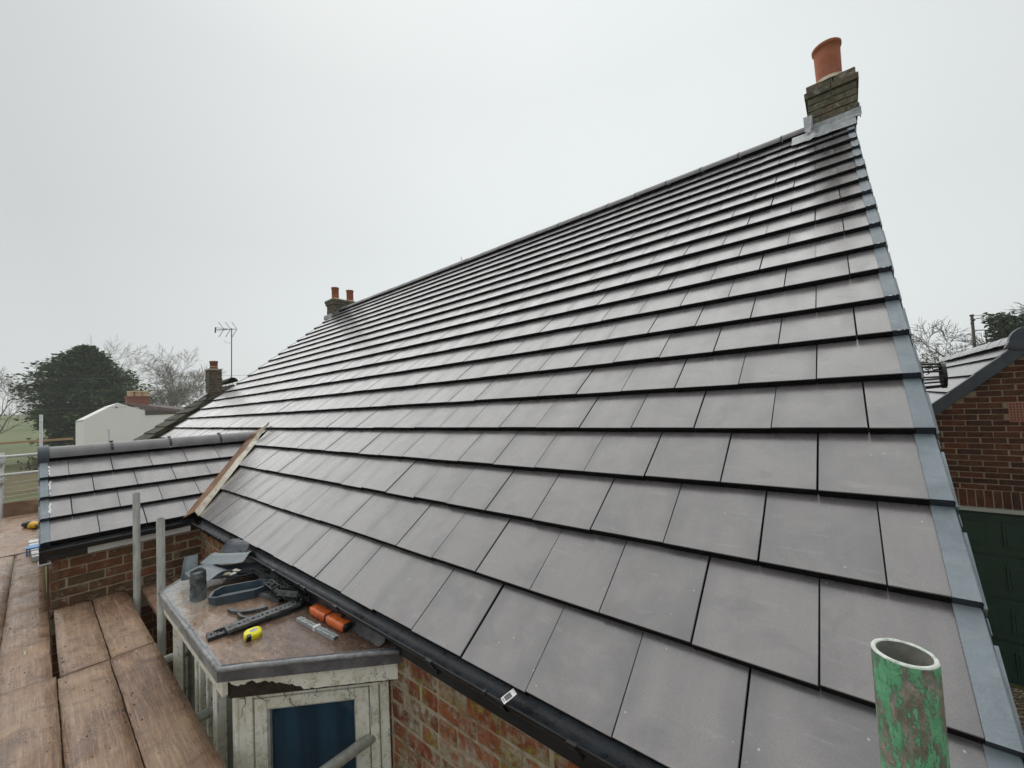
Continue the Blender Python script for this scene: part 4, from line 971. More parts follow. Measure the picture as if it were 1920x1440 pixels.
# navy tray: elongated octagon with walls, one step cut low
def tray(M, Lx, Ly, h, name='tray'):
    oc = [(-Lx, -Ly*.45), (-Lx*.7, -Ly), (Lx*.55, -Ly), (Lx, -Ly*.4), (Lx, Ly*.55), (Lx*.6, Ly), (-Lx*.75, Ly), (-Lx, Ly*.5)]
    m = MB(); n = 8; inn = [(x_*.93, y_*.9) for x_, y_ in oc]
    hs = [h*.8, h*.95, h, h, h, h, h, h*.9]
    vs = [M @ Vector((x_, y_, 0)) for x_, y_ in oc] + [M @ Vector((x_*1.03, y_*1.03, hs[i])) for i, (x_, y_) in enumerate(oc)] + [M @ Vector((x_*1.0, y_*1.0, hs[i])) for i, (x_, y_) in enumerate(inn)] + [M @ Vector((x_, y_, .006)) for x_, y_ in inn]
    fs = []
    for i in range(n):
        j = (i+1) % n; fs += [(i, j, n+j, n+i), (n+i, n+j, 2*n+j, 2*n+i), (2*n+i, 2*n+j, 3*n+j, 3*n+i)]
    fs.append(tuple(range(3*n, 4*n))); m.add(vs, fs, [0]*(3*n)+[1]); return m.build(name, [M_TRAY, M_TRAYB])
o = tray(flat(-3.53, -.205, R(62)) , .150, .080, .050); tag(o, 'navy grey octagonal plastic tray with a dusty floor', 'tray')
# leaning grey sheet offcuts
def sheet(M, L, W_, curl, mat, nm, lab, cat='plastic sheet', fold=.3):
    m = MB(); nx, ny = 8, 6; vs = []
    for j in range(ny+1):
        for i in range(nx+1):
            x_ = -L/2+L*i/nx; y_ = -W_/2+W_*j/ny; z_ = curl*math.cos(math.pi*(j/ny-.5)*1.6)+(fold*max(0, abs(i/nx-.5)-.35))*.3
            vs.append(M @ Vector((x_*(1-.25*j/ny), y_, z_)))
    m.add(vs, [(j*(nx+1)+i, j*(nx+1)+i+1, (j+1)*(nx+1)+i+1, (j+1)*(nx+1)+i) for j in range(ny) for i in range(nx)])
    o = m.build(nm, mat, None, False); s_ = o.modifiers.new('s', 'SOLIDIFY'); s_.thickness = .004; return tag(o, lab, cat)
sheet(flat(-4.00, -.12, R(38), ZB+.105) @ Matrix.Rotation(R(-12), 4, 'X'), .30, .20, .03, M_SHEET, 'ridge_offcut', 'grey curved sheet lying topmost on the pile by the gutter', fold=.2)
sheet(flat(-3.88, -.275, R(20), ZB+.085) @ Matrix.Rotation(R(8), 4, 'Y'), .22, .17, .012, M_SHEET, 'sheet_offcut', 'flat grey sheet in the middle of the pile above the bag')
sheet(flat(-4.06, -.34, R(70), ZB+.10) @ Matrix.Rotation(R(62), 4, 'X'), .085, .15, .006, M_SHEET, 'sheet_offcut', 'jagged upright grey offcut at the left end of the pile')
sheet(flat(-3.86, -.17, R(48), ZB+.05), .40, .22, -.02, M_SLATE, 'dark_channel', 'long dark curved channel holding pale scraps behind the tray', 'channel')
sheet(flat(-4.15, -.02, R(30), ZB+.14) @ Matrix.Rotation(R(14), 4, 'X'), .22, .16, .02, M_SLATE, 'sheet_offcut', 'darker grey sheet at the back of the pile against the wall')
m = MB(); random.seed(8)
for i in range(9):
    M = flat(-3.83+random.gauss(0, .07), -.215+random.gauss(0, .025), random.random()*3, ZB+.062+random.random()*.015) @ Matrix.Rotation(random.gauss(0, .4), 4, 'X'); l = random.uniform(.010, .035)
    m.add([M @ Vector(p) for p in ((-l, -.006, 0), (l*.8, -.009, .002), (l, .008, 0), (-l*.5, .011, .004))], [(0,1,2,3)])
tag(m.build('pale_scraps', M_SCRAP), 'pale torn scraps lying in the dark channel behind the tray', 'scraps', kind='stuff')
# slotted black strips
def strip(M, L, W_, h, slots, mat, par):
    m = MB(); m.box(-L/2, L/2, -W_/2, -W_/2+.006, 0, h, 0, M); m.box(-L/2, L/2, W_/2-.004, W_/2, 0, h*.6, 0, M)
    x_ = -L/2; sw = .013; bars = []
    n = slots; pitch = L/n
    m.box(-L/2, L/2, -W_/2+.006, -W_*.12, h*.75, h*.9, 0, M); m.box(-L/2, L/2, W_*.10, W_/2-.004, h*.75, h*.9, 0, M)
    for i in range(n): m.box(-L/2+pitch*i, -L/2+pitch*i+pitch*(.42 if i % 3 else .62), -W_*.12, W_*.10, h*.72, h*.88, 0, M)
    for i in range(5): xx_ = -L/2+L*(i+.5)/5; m.box(xx_-.004, xx_+.004, -W_/2, W_/2, h*.88, h*1.0, 0, M)
    return m
M1 = flat(-3.095, -.245, R(86)) 
vs_ = thing('eaves_strip', 'stacked dusty black slotted strips lying behind the yellow tape measure', 'strip', (-3.10, -.25, ZB))
strip(M1 @ Matrix.Translation((.02, -.012, .020)) @ Matrix.Rotation(R(2), 4, 'Z'), .34, .078, .014, 16, M_STRIP, None).build('slotted_strip', M_STRIP, vs_)
strip(M1 @ Matrix.Translation((-.05, .006, 0)) @ Matrix.Rotation(R(-3), 4, 'Z'), .34, .080, .018, 16, M_STRIP, None).build('slotted_strip', M_BLACK, vs_)
MB().box(-.19, .10, .028, .040, 0, .022, 0, M1).build('strip_edge', M_BLACK, vs_)
o = strip(flat(-3.36, -.10, R(12)) , .26, .065, .020, 12, M_STRIP, None).build('slotted_strip', M_STRIP); tag(o, 'short dusty slotted strip lying across behind the navy tray', 'strip')
def arc(cx, cy, r, a0, a1, h, w, z, mat, lab, nm='curved_band'):
    m = MB(); n = 18; vs = []
    for i in range(n+1):
        a_ = a0+(a1-a0)*i/n
        for rr, zz in ((r-w, z), (r, z), (r, z+h), (r-w, z+h)): vs.append((cx+rr*math.cos(a_), cy+rr*math.sin(a_), zz))
    fs = [(i*4+k, i*4+(k+1) % 4, (i+1)*4+(k+1) % 4, (i+1)*4+k) for i in range(n) for k in range(4)]+[(3,2,1,0), (n*4, n*4+1, n*4+2, n*4+3)]
    m.add(vs, fs); return tag(m.build(nm, mat), lab, 'plastic band')
arc(-3.22, -.12, .185, R(-100), R(80), .022, .012, ZB, M_BLACK, 'black curved plastic band looping behind the slotted strips')
arc(-3.36, -.155, .16, R(-95), R(-5), .016, .022, ZB+.001, M_STRIP, 'smaller dusty black curved band with a hooked end')
random.seed(14)
m = MB()
for i in range(44):
    x_ = random.uniform(-3.86, -3.08); y_ = random.uniform(-.085, .040); l_ = random.uniform(.08, .20); a_ = random.uniform(-.5, 1.4); z_ = random.uniform(0, .035)+.01*(i % 3)
    M = flat(x_, y_, a_, ZB+z_) @ Matrix.Rotation(random.gauss(0, .25), 4, 'X') @ Matrix.Rotation(random.gauss(0, .12), 4, 'Y')
    m.box(-l_/2, l_/2, -.022, .022, 0, .006, (1 if i % 4 == 1 else 0), M); m.box(-l_/2, l_/2, -.022, -.018, .006, .030, (1 if i % 4 == 1 else 0), M); m.box(-l_/2, l_/2, .016, .020, .006, .018, (1 if i % 4 == 1 else 0), M)
    for k in range(5): m.box(-l_/2+l_*k/5, -l_/2+l_*k/5+.007, -.018, .016, .008, .014+.006*(k % 2), (1 if i % 4 == 1 else 0), M)
    m.tube([M @ Vector((l_/2, 0, .003)), M @ Vector((l_/2+.02, .01, .012)), M @ Vector((l_/2+.03, .0, .03))], .004, 6)
tag(m.build('plastic_offcuts', [M_BLACK, M_STRIP]), 'jumbled heap of black plastic clips and offcuts between the navy tray and the gutter', 'offcuts', kind='stuff')
m = MB(); m.box(-.018, .018, -.014, .014, 0, .006, 0, flat(-3.37, -.02, R(20), ZB+.045)); tag(m.build('grey_square_cap', M_GREYPL), 'small grey square cap on the black clips under the gutter', 'cap')
# yellow tape measure
tp = thing('tape_measure', 'yellow tape measure with grey oval badge on the wet lead roof', 'tape measure', (-2.955, -.318, ZB))
m = MB(); TM = flat(-2.955, -.318, R(84)); ol = []
for k in range(28):
    a_ = 2*math.pi*k/28; ol.append((.038*abs(math.cos(a_))**.7*math.copysign(1, math.cos(a_)), .031*abs(math.sin(a_))**.75*math.copysign(1, math.sin(a_))))
TM2 = TM @ Matrix.Rotation(R(12), 4, 'X')
vs = []
for z_, k_ in ((.0, .92), (.004, 1.), (.024, 1.), (.030, .93)): vs += [TM2 @ Vector((x_*k_, y_*k_, z_)) for x_, y_ in ol]
m.add(vs, [(j*28+k, j*28+(k+1) % 28, (j+1)*28+(k+1) % 28, (j+1)*28+k) for j in range(3) for k in range(28)]+[tuple(range(84, 112)), tuple(range(27, -1, -1))]); m.build('case', M_YEL, tp, True)
m = MB(); m.add([TM2 @ Vector((.017*math.cos(2*math.pi*k/20)+.004, .011*math.sin(2*math.pi*k/20)+.006, .0306)) for k in range(20)], [tuple(range(20))]); m.build('badge', M_GREYPL, tp)
m = MB(); m.box(-.030, -.012, -.0325, -.014, .006, .0312, 0, TM2); m.box(-.034, -.020, -.034, -.022, .004, .020, 0, TM2); m.build('blade_lock', M_BLACK, tp)
# orange wrapped packs
def pack(x_, y_, rz, l_, lab, sd_):
    m = MB(); M = flat(x_, y_, rz); nx = 10; nc = 14; vs = []
    for i in range(nx+1):
        t = i/nx; sq = 1-.16*(abs(t-.5)*2)**6
        for k in range(nc):
            a_ = 2*math.pi*k/nc; c_, s_ = math.cos(a_), math.sin(a_); w = .030*abs(c_)**.5*math.copysign(1, c_)*sq; h = .022+.022*abs(s_)**.5*math.copysign(1, s_)*sq
            nn = .0035*noise.noise(Vector((t*7+sd_, c_*2, s_*2))); vs.append(M @ Vector((-l_/2+l_*t, w+nn, h+nn)))
    m.add(vs, [(i*nc+k, i*nc+(k+1) % nc, (i+1)*nc+(k+1) % nc, (i+1)*nc+k) for i in range(nx) for k in range(nc)]+[tuple(range(nc-1, -1, -1)), tuple(range(nx*nc, nx*nc+nc))], [0]*(nx*nc)+[1, 1])
    return tag(m.build('orange_pack', [M_ORANGE, M_BLACK], None, True), lab, 'wrapped pack')
pack(-2.86, -.028, R(2), .160, 'orange film-wrapped pack, the left one of the two by the gutter', 1)
pack(-2.685, -.020, R(3), .165, 'orange film-wrapped pack with dark open end, right one of the two', 5)
o = thing('vent_strip', 'grey slotted vent strip with a white band round its middle', 'vent strip', (-2.75, -.09, ZB)); M2 = flat(-2.755, -.098, R(5))
strip(M2, .345, .030, .016, 22, M_GREYPL, None).build('slotted_body', M_GREYPL, o); MB().box(-.009, .009, -.0165, .0165, -.001, .0185, 0, M2).build('white_band', M_WHITE, o)

# ================================================================ GARAGE (right)
gar = thing('garage', 'brick garage with dark green panelled door and grey tiled gable roof', 'garage', (1.4, 8, GZ))
YG = 6.9; VX0, VZ0, VX1, VZ1 = .182, .513, .925, 1.09       # lower edge of the verge
slope = (1.283-.62)/(.904-.182); GX = 1.085; GZR = .62 + slope*(GX-.182)
MB().box(-.35, 4.4, YG+.02, YG+5.5, -.74, .2).box(-.35, -.1, YG+.02, YG+5.5, GZ, -.74).box(3.4, 4.4, YG+.02, YG+5.5, GZ, -.74).prism([(-.35, YG+.02, .1), (2*GX+.35, YG+.02, .1), (GX, YG+.02, GZR-.12)], (0, 5.4, 0)).build('wall', M_WALLF, gar)
gm = MB().box(-.2, 3.0, YG, YG+.03, -.735, .2).prism([(-.2, YG, .2), (2*GX+.2, YG, .2), (GX, YG, GZR-.16)], (0, .03, 0)).build('mortar_bed', M_MORT_D, gar)
AX0, AX1, AZ0, AZ1 = .872, 1.087, .375, .602
def gin(x_, z_):
    X_ = x_+.05; lim_ = GZR-.165-abs(X_-GX)*slope
    if z_ > lim_-.035: return False
    return True
brick_courses(gm, M_BR_GAR, 0, 1.78, -.510, 1.288, (.05, YG, 0), (1, 0, 0), L=.215, H=.065, jx=.010, jz=.010, inside=gin, proud=.004, hole=(AX0-.05, AX1-.05, AZ0, AZ1))
sbm = brick_mesh(.065, .215, .05, 'brick', M_BR_GAR)
for i in range(24): inst(sbm, 'brick', gm, Matrix.Translation((.10+i*.0753, YG-.004+random.gauss(0, .001), -.727)))
ab = MB(); ab.box(AX0, AX1, YG-.001, YG+.01, AZ0, AZ1, 1); 
nxa, nza = 8, 7
for i in range(nxa+1): x_ = AX0+(AX1-AX0)*i/nxa; ab.box(x_-.007, x_+.007, YG-.007, YG+.01, AZ0, AZ1, 0)
for i in range(nza+1): z_ = AZ0+(AZ1-AZ0)*i/nza; ab.box(AX0-.007, AX1+.007, YG-.0065, YG+.01, z_-.008, z_+.008, 0)
ab.build('air_brick', [M_AIR, M_DARKIN], gar)
MB().box(-.1, 3.4, YG-.02, YG+.10, -.785, -.738).build('lintel', M_LINTEL, gar)
dr = MB().box(-.05, 3.35, YG+.09, YG+.12, GZ+.01, -.79).build('door', M_DOOR, gar)
pn = MB()
for r_i in range(4):
    zt = -.83-r_i*.535; 
    MB().box(-.05, 3.35, YG+.075, YG+.088, zt-.505, zt-.0, 0).build('door_section', M_DOOR, dr)
    for c_i in range(6):
        x_ = .18+.54*c_i; 
        q = MB(); q.box(x_, x_+.42, YG+.062, YG+.0745, zt-.41, zt-.10); q.box(x_+.03, x_+.39, YG+.056, YG+.063, zt-.38, zt-.13); bevel(q.build('door_panel', M_DOOR, dr), .006)
# roof: tiles in rows running away from us
groof = MB().prism([(GX, YG-.03, GZR-.07), (GX-1.9, YG-.03, GZR-.07-1.9*slope), (GX-1.9, YG-.03, GZR-.11-1.9*slope), (GX, YG-.03, GZR-.14), (GX+1.9, YG-.03, GZR-.11-1.9*slope), (GX+1.9, YG-.03, GZR-.07-1.9*slope)], (0, 5.6, 0)).build('roof', M_BLACK, gar)
gb = math.atan(slope); Lg_ = 1.9/math.cos(gb)
tilec = 0
def gM(side, y, s, h=0):
    x_ = GX + side*(1.9 - s*math.cos(gb)) + side*h*math.sin(gb); z_ = GZR-.025-1.9*slope + s*math.sin(gb)+h*math.cos(gb)
    return Matrix.Translation((x_, y, z_)) @ Matrix(((0, -side*math.cos(gb), side*math.sin(gb), 0), (side, 0, 0, 0), (0, math.sin(gb), math.cos(gb), 0), (0, 0, 0, 1)))
nrow = int(Lg_/.325)+1; gg = Lg_/nrow
ft = tile_mb([(-.149, 0), (.149, 0), (.149, gg+.01), (-.149, gg+.01)]).mesh('tile', [M_TILE, M_TEDGE])
for side in (-1, 1):
    for k in range(nrow):
        for j in range(18):
            inst(ft, 'tile', groof, gM(side, YG+.02+.15+j*.3+(.15 if k % 2 else 0), k*gg))
gv = MB(); 
for k in range(nrow):
    for side in (-1, 1):
        a_ = gM(side, 0, k*gg, .012) @ Vector((0, 0, 0)); b_ = gM(side, 0, (k+1)*gg+.012, .004) @ Vector((0, 0, 0))
        m = MB(); y0, y1 = YG-.075, YG+.03; dz = Vector((0, 0, -.185))
        A = [Vector((a_.x, y0, a_.z)), Vector((b_.x, y0, b_.z)), Vector((b_.x, y0, b_.z))+dz*.98, Vector((a_.x, y0, a_.z))+dz]
        m.prism(A if side < 0 else A[::-1], (0, y1-y0, 0)); o = bevel(m.build('verge_unit', M_SLATE, groof), .008)
rg_ = halfround(.125, .32).mesh('ridge_tile', [M_TILE, M_TEDGE])
for i in range(17): inst(rg_, 'ridge_tile', groof, Matrix.Translation((GX, YG-.03+i*.326, GZR-.085+random.gauss(0, .002))) @ Matrix.Rotation(R(90), 4, 'Z'))
m = MB(); P_ = [(GX+.17*math.cos(math.pi*k/16), YG-.095, GZR-.075+.175*math.sin(math.pi*k/16)) for k in range(17)]+[(GX-.21, YG-.095, GZR-.15), (GX-.12, YG-.095, GZR-.19), (GX+.12, YG-.095, GZR-.19), (GX+.21, YG-.095, GZR-.15)]
m.prism(P_[::-1], (0, .10, 0)); bevel(m.build('ridge_end_cap', M_SLATE, groof), .01)
m = MB(); P2 = [(GX+(p[0]-GX)*.86, YG-.10, GZR-.03+(p[2]-GZR+.03)*.86) for p in P_]; m.prism(P2[::-1], (0, .008, 0)); bevel(m.build('cap_face', M_SLATE, groof), .004)

# ================================================================ NEIGHBOURS (left)
nb = thing('neighbour_cottage', 'older cottage with mossy roof and brick gable just beyond the new roof', 'house', (-16, 2, GZ))
nx0, nx1 = -15.5, -13.9; ey, ez, ry, rz = .66, .50, 2.60, 1.96
sl_ = (rz-ez)/(ry-ey)
m = MB(); m.prism([(nx1, ey-.25, ez-.12-.25*sl_), (nx1, ry, rz-.12), (nx1, 2*ry-ey, ez-.12), (nx1, 2*ry-ey, ez-.16), (nx1, ry, rz-.2), (nx1, ey-.25, ez-.2-.25*sl_)], (nx0-nx1, 0, 0))
nroof = m.build('roof', M_MOSS, nb)
nd_ = Vector((0, ry-ey, rz-ez)).normalized(); nn2 = Vector((0, -nd_.z, nd_.y)); Ls = math.hypot(ry-ey, rz-ez)+.3
nst = MB(); random.seed(31)
for k in range(9):
    for i in range(6):
        s0 = -.28+k*.27; x_ = nx1-.02-.255*(i+1)+(.12 if k % 2 else 0)
        if s0 > Ls-.35: continue
        O = Vector((x_, ey, ez))+nd_*s0+nn2*(-.05+random.gauss(0, .004)); T = Matrix(((1, 0, 0, O.x), (0, nd_.y, nn2.y, O.y), (0, nd_.z, nn2.z, O.z), (0, 0, 0, 1)))
        tile_mb([(0, 0), (.25, 0), (.25, .28), (0, .28)], nst, random.random(), T)
nt_ = MB(); nt_.v, nt_.f, nt_.m, nt_.a = nst.v, nst.f, [0]*len(nst.f), nst.a
tag(nt_.build('tile_field', M_MOSS, nroof), kind='stuff')
x_ = nx1-.02
while x_ > nx0:
    inst(bpy.data.meshes.get('mossy_ridge') or halfround(.12, .40).mesh('mossy_ridge', [M_MOSS, M_MOSS]), 'ridge_tile', nroof, Matrix.Translation((x_-.42, ry, rz-.04+random.gauss(0, .006)))); x_ -= .42
MB().box(nx0, nx1-.12, ey, 2*ry-ey, GZ, ez-.2).prism([(nx1-.12, ey, ez-.2), (nx1-.12, 2*ry-ey, ez-.2), (nx1-.12, ry, rz-.16)], (nx0-nx1+.1, 0, 0)).build('wall', M_WALLO, nb)
gbm = MB().prism([(nx1-.115, ey, ez-.6), (nx1-.115, 2*ry-ey, ez-.6), (nx1-.115, 2*ry-ey, ez-.2), (nx1-.115, ry, rz-.14), (nx1-.115, ey, ez-.2)], (.01, 0, 0)).build('mortar_bed', M_MORT_D, nb)
brick_courses(gbm, M_BR_EXT, 0, 2.6, -.1, 1.95, (nx1-.105, ey-.1, 0), (0, 1, 0), L=.215, H=.065, inside=lambda x2, z2: z2 < ez-.17+(x2-.1)*sl_, proud=.003)
cst = MB().box(-14.32, -13.93, 2.055, 2.315, .9, 2.24).build('chimney', M_MORT_D, nb)
brick_courses(cst, M_BR_CHIM, 0, .30, 1.0, 2.25, (-13.925, 2.035, 0), (0, 1, 0), L=.215, H=.065, proud=.005)
brick_courses(cst, M_BR_CHIM, 0, .42, 1.0, 2.25, (-14.335, 2.05, 0), (1, 0, 0), L=.215, H=.065, proud=.005)
MB().box(-14.345, -13.91, 2.025, 2.345, 2.235, 2.275).build('chimney_cap', M_CEM, cst)
MB().lathe([(.095, 2.27), (.088, 2.44), (.100, 2.45), (.100, 2.50), (.07, 2.50)], 18, Matrix.Translation((-14.10, 2.19, 0))).build('chimney_pot', M_TERRAD, cst, True)
MB().lathe([(.092, 2.335), (.094, 2.345), (.090, 2.355)], 18, Matrix.Translation((-14.10, 2.19, 0))).build('pot_band', M_BUFF, cst, True)
MB().prism([(nx1-.05, 1.80, 1.44), (nx1-.05, 2.02, 1.62), (nx1-.05, 2.02, 1.59), (nx1-.05, 1.80, 1.40)], (-.25, 0, 0)).build('lead_flashing', M_LEAD, nb)
# aerial on its mast
ae = thing('tv_aerial', 'tall thin mast with a comb-like television aerial above the mossy roof', 'aerial', (-14.3, 2.66, 1.9))
mast_b = Vector((-14.2, 2.63, 1.95)); mast_t = Vector((-14.2, 2.655, 3.50))
MB().tube([mast_b, mast_t], .013, 8).build('mast', M_MAST, ae)
bo0 = mast_t+Vector((.03, .10, -.03)); bo1 = mast_t+Vector((-.10, -.34, -.06)); bd_ = (bo1-bo0).normalized(); pd = bd_.cross(Vector((0, 0, 1))).normalized()
MB().tube([bo0, bo1], .010, 6).build('boom', M_MAST, ae)
for i in range(3):
    c_ = bo0.lerp(bo1, -.05+.34*i); l_ = .22
    for s_ in (-1, 1): MB().tube([c_, c_+Vector((0, 0, .85*s_))*l_*1.15+bd_*.12+pd*.25*l_], .0075, 5).build('element', M_MAST, ae)
m = MB()
for z_ in (-.05, 0, .05): m.tube([bo1+Vector((0, 0, z_)), bo0.lerp(bo1, .45)+Vector((0, 0, z_*.3))], .005, 5)
m.tube([bo1+Vector((0, 0, -.10))+bd_*.03, bo1+Vector((0, 0, .06))+bd_*.02], .018, 6); m.build('reflector', M_MAST, ae)
MB().tube([mast_b+Vector((0, 0, 1.10)), mast_b+Vector((-.10, -.14, 1.15)), mast_b+Vector((-.06, -.14, 1.18))], .004, 4).build('cable_loop', M_MAST, ae)
# white rendered house
wh = thing('white_cottage', 'white rendered cottage with brown roof and red brick chimney in the distance', 'house', (-50, 4, GZ))
X0 = -45.
m = MB(); prof = [(X0, 1.36, GZ), (X0, 4.86, GZ), (X0, 4.86, 1.80), (X0, 3.22, 2.52), (X0, 1.36, 1.30)]
m.prism(prof, (-9, 0, 0)); m.box(X0-9, X0-.02, 4.84, 8.4, GZ, 1.45); m.build('wall', M_RENDER, wh)
m = MB(); m.prism([(X0-.1, 1.36, 1.26), (X0-.1, 3.22, 2.49), (X0-.1, 4.80, 1.81), (X0-.1, 4.80, 1.74), (X0-.1, 3.22, 2.43), (X0-.1, 1.36, 1.20)], (-9.1, 0, 0)); wr_ = m.build('roof', M_BROOF, wh)
m = MB(); m.prism([(X0-.6, 3.9, 2.46), (X0+.02, 4.85, 1.90), (X0+.02, 4.85, 1.50), (X0+.02, 8.6, 1.46), (X0-2.2, 8.6, 1.70), (X0-6, 5.4, 2.55)], (0, 0, .05)); 
m = MB(); m.add([(X0+.03, 4.83, 1.87), (X0+.03, 8.5, 1.55), (X0-5, 8.5, 2.1), (X0-5, 4.2, 2.75), (X0-.3, 3.6, 2.52), (X0+.03, 4.83, 1.45), (X0+.03, 8.5, 1.45)], [(0,1,2,3,4), (5,6,1,0)]); m.build('lower_roof', M_BROOF, wh)
cb = MB().box(X0-2.6, X0-1.9, 3.95, 5.35, 2.2, 2.98).build('chimney', M_BR_RED, wh); MB().box(X0-2.7, X0-1.8, 3.88, 5.42, 2.98, 3.12).build('chimney_cap', M_BR_RED, cb)
for y_ in (4.2, 4.72, 5.15): MB().lathe([(.20, 3.1), (.19, 3.46), (.22, 3.48), (.22, 3.56), (.15, 3.56)], 12, Matrix.Translation((X0-2.25, y_, 0))).build('chimney_pot', M_BUFF, cb, True)
MB().lathe([(.05, 0), (.07, .08), (.02, .12)], 8, Matrix.Translation((X0+.06, 3.15, 2.12))).build('wall_lamp', M_MAST, wh)

# ================================================================ TREES
def tree(base, H, spread, seed, mat, name, label, group=None, levels=5, lean=(0, 0), r0=.22, ang=34, dens=3, up=.35, trunk=.28, fine=.010, tw=2.6):
    random.seed(seed); tk = MB(); tg = MB()
    def grow(p, d, L, r_, lev):
        seg = 3 if lev < levels-1 else 2; pts = [p.copy()]; rs = [r_]; q = p.copy(); dd = d.copy()
        for i in range(seg):
            dd = (dd+Vector((random.gauss(0, .13), random.gauss(0, .13), random.gauss(0, .10)+up*.10))).normalized(); q = q+dd*L/seg; pts.append(q.copy()); rs.append(max(fine*.5, r_*(1-.42*(i+1)/seg)))
        (tk if lev < 3 else tg).tube(pts, rs, 7 if lev < 2 else (5 if lev < 3 else 3), 0, False)
        if lev >= levels: return
        nchild = dens+(1 if lev > 0 and random.random() < .6 else 0)
        for c in range(nchild):
            t = random.uniform(.35, 1.0) if c else 1.0; k = min(seg-1, int(t*seg)); s_ = pts[k].lerp(pts[k+1], t*seg-k) if t < 1 else pts[-1]
            ax = dd.orthogonal().normalized(); ax.rotate(Matrix.Rotation(random.uniform(0, 6.283), 3, dd)); nd2 = dd.copy(); nd2.rotate(Matrix.Rotation(R(random.gauss(ang, 9))*(.55 if c == 0 else 1), 3, ax))
            nd2.x *= spread; nd2.y *= spread; nd2.normalize()
            grow(s_, nd2, L*random.uniform(.58, .80), max(fine, rs[k+1 if t < 1 else -1]*(.78 if c == 0 else .58)), lev+1)
    o = thing(name, label, 'tree', base, group)
    grow(Vector(base), Vector((lean[0], lean[1], 1)).normalized(), H*trunk, r0, 0)
    tk.build('trunk', mat, o, True); tg.build('twigs', mat, o); return o
def crown_conifer(base, H, Rw, seed, mat, name, label, n=5200, shape=None, leaf=.22, bark=M_BARKD, droop=.1):
    random.seed(seed); o = thing(name, label, 'tree', base); b = Vector(base)
    MB().tube([b, b+Vector((0, 0, H*.5)), b+Vector((0, 0, H*.93))], [.35, .2, .04], 8).build('trunk', bark, o, True)
    f = MB(); br = MB(); nb_ = n//60
    for i in range(nb_):
        t = random.random()**.85; z_ = H*(.06+.90*t); az = random.uniform(0, 6.283); rad = Rw*shape(t)*random.uniform(.45, 1.15)*(1+.60*noise.noise(Vector((math.cos(az)*1.6, math.sin(az)*1.6, t*4+seed))))
        dirv = Vector((math.cos(az), math.sin(az), random.uniform(-.05, .30))).normalized(); st_ = b+Vector((0, 0, z_-rad*.12)); en = st_+dirv*rad
        br.tube([st_, st_.lerp(en, .5)+Vector((0, 0, .1)), en], [.05, .03, .01], 4, 0, False)
        for k in range(60):
            u_ = random.uniform(.30, 1.02)**.7; w_ = .34*(1.15-u_)*rad*.55+.18
            c_ = st_.lerp(en, u_)+Vector((random.gauss(0, w_), random.gauss(0, w_), random.gauss(0, w_*.42)-droop*u_))
            l_ = leaf*random.uniform(.6, 1.5); a1 = Vector((dirv.x+random.gauss(0, .6), dirv.y+random.gauss(0, .6), random.gauss(.05, .35))).normalized(); a2 = a1.cross(Vector((random.gauss(0, 1), random.gauss(0, 1), 1))).normalized()
            f.add([c_-a2*l_*.22, c_+a1*l_*.55-a2*l_*.30, c_+a1*l_*1.15, c_+a1*l_*.5+a2*l_*.32], [(0,1,2,3)])
    f.build('crown', mat, o); br.build('branches', bark, o); return o
# big dark conifer (cypress) at the left
crown_conifer((-66.0, 2.7, GZ), 13.2, 4.2, 3, M_NEED, 'conifer_tree', 'big dark green spreading conifer behind the white cottage', n=60000, shape=lambda t: (.42+.68*math.sin(min(1, t/.5)*math.pi/2)) if t < .5 else max(.10, 1.10*(1-((t-.50)/.52)**1.6)), leaf=.26, droop=.2)
tree((-80, -4.6, GZ), 19, 1.15, 5, M_BARK, 'bare_tree', 'bare pale tree showing round the left of the dark conifer', levels=6, r0=.30, fine=.015)
tree((-86, 5, GZ), 21.5, 1.1, 6, M_BARK, 'bare_tree', 'bare tree whose twig tips rise above the dark conifer', levels=6, r0=.30, fine=.015)
tree((-80, 9.6, GZ), 19.5, 1.0, 8, M_BARK, 'bare_tree', 'tall bare tree immediately right of the dark conifer', levels=6, r0=.30, fine=.015)
tree((-78, 12.2, GZ), 17.5, 1.0, 9, M_BARK, 'bare_tree', 'bare tree behind the white cottage chimney', levels=6, r0=.26, fine=.020)
tree((-68, 13.4, GZ), 14.5, 1.05, 12, M_BARK, 'bare_tree', 'crooked bare tree left of the mossy green chimney', levels=6, r0=.30, fine=.018, ang=40)
tree((-66, 10.2, GZ), 12, 1.2, 15, M_BARK, 'bare_tree', 'low bushy bare tree over the white cottage roof end', levels=6, r0=.16, fine=.016)
tree((-70, 16.0, GZ), 8.0, 1.2, 16, M_BARK, 'bare_tree', 'low bare tree directly behind the mossy roof', levels=6, r0=.16, fine=.016)
def scrub(pts, mat, name, label, seed, n, leaf=.25, cat='hedge', kind='stuff'):
    random.seed(seed); f = MB()
    for i in range(n):
        (x0, y0, z0, rx, ry_, rz_) = random.choice(pts); v = Vector((random.gauss(0, .5), random.gauss(0, .5), random.gauss(0, .5))); c_ = Vector((x0+v.x*rx, y0+v.y*ry_, max(z0-rz_, z0+v.z*rz_))); l_ = leaf*random.uniform(.5, 1.4)
        a1 = Vector((random.gauss(0, 1), random.gauss(0, 1), random.gauss(.4, 1))).normalized(); a2 = a1.orthogonal().normalized()
        f.add([c_-a2*l_*.3, c_+a1*l_*.6-a2*l_*.3, c_+a1*l_, c_+a1*l_*.5+a2*l_*.35], [(0,1,2,3)])
    return tag(f.build(name, mat), label, cat, kind=kind)
scrub([(-57, 0.5, -2.4, 2, 1.5, .7), (-60, 3, -2.2, 2, 3, 1.0)], M_IVY, 'roadside_scrub', 'rough olive scrub at the foot of the dark conifer', 41, 5000)
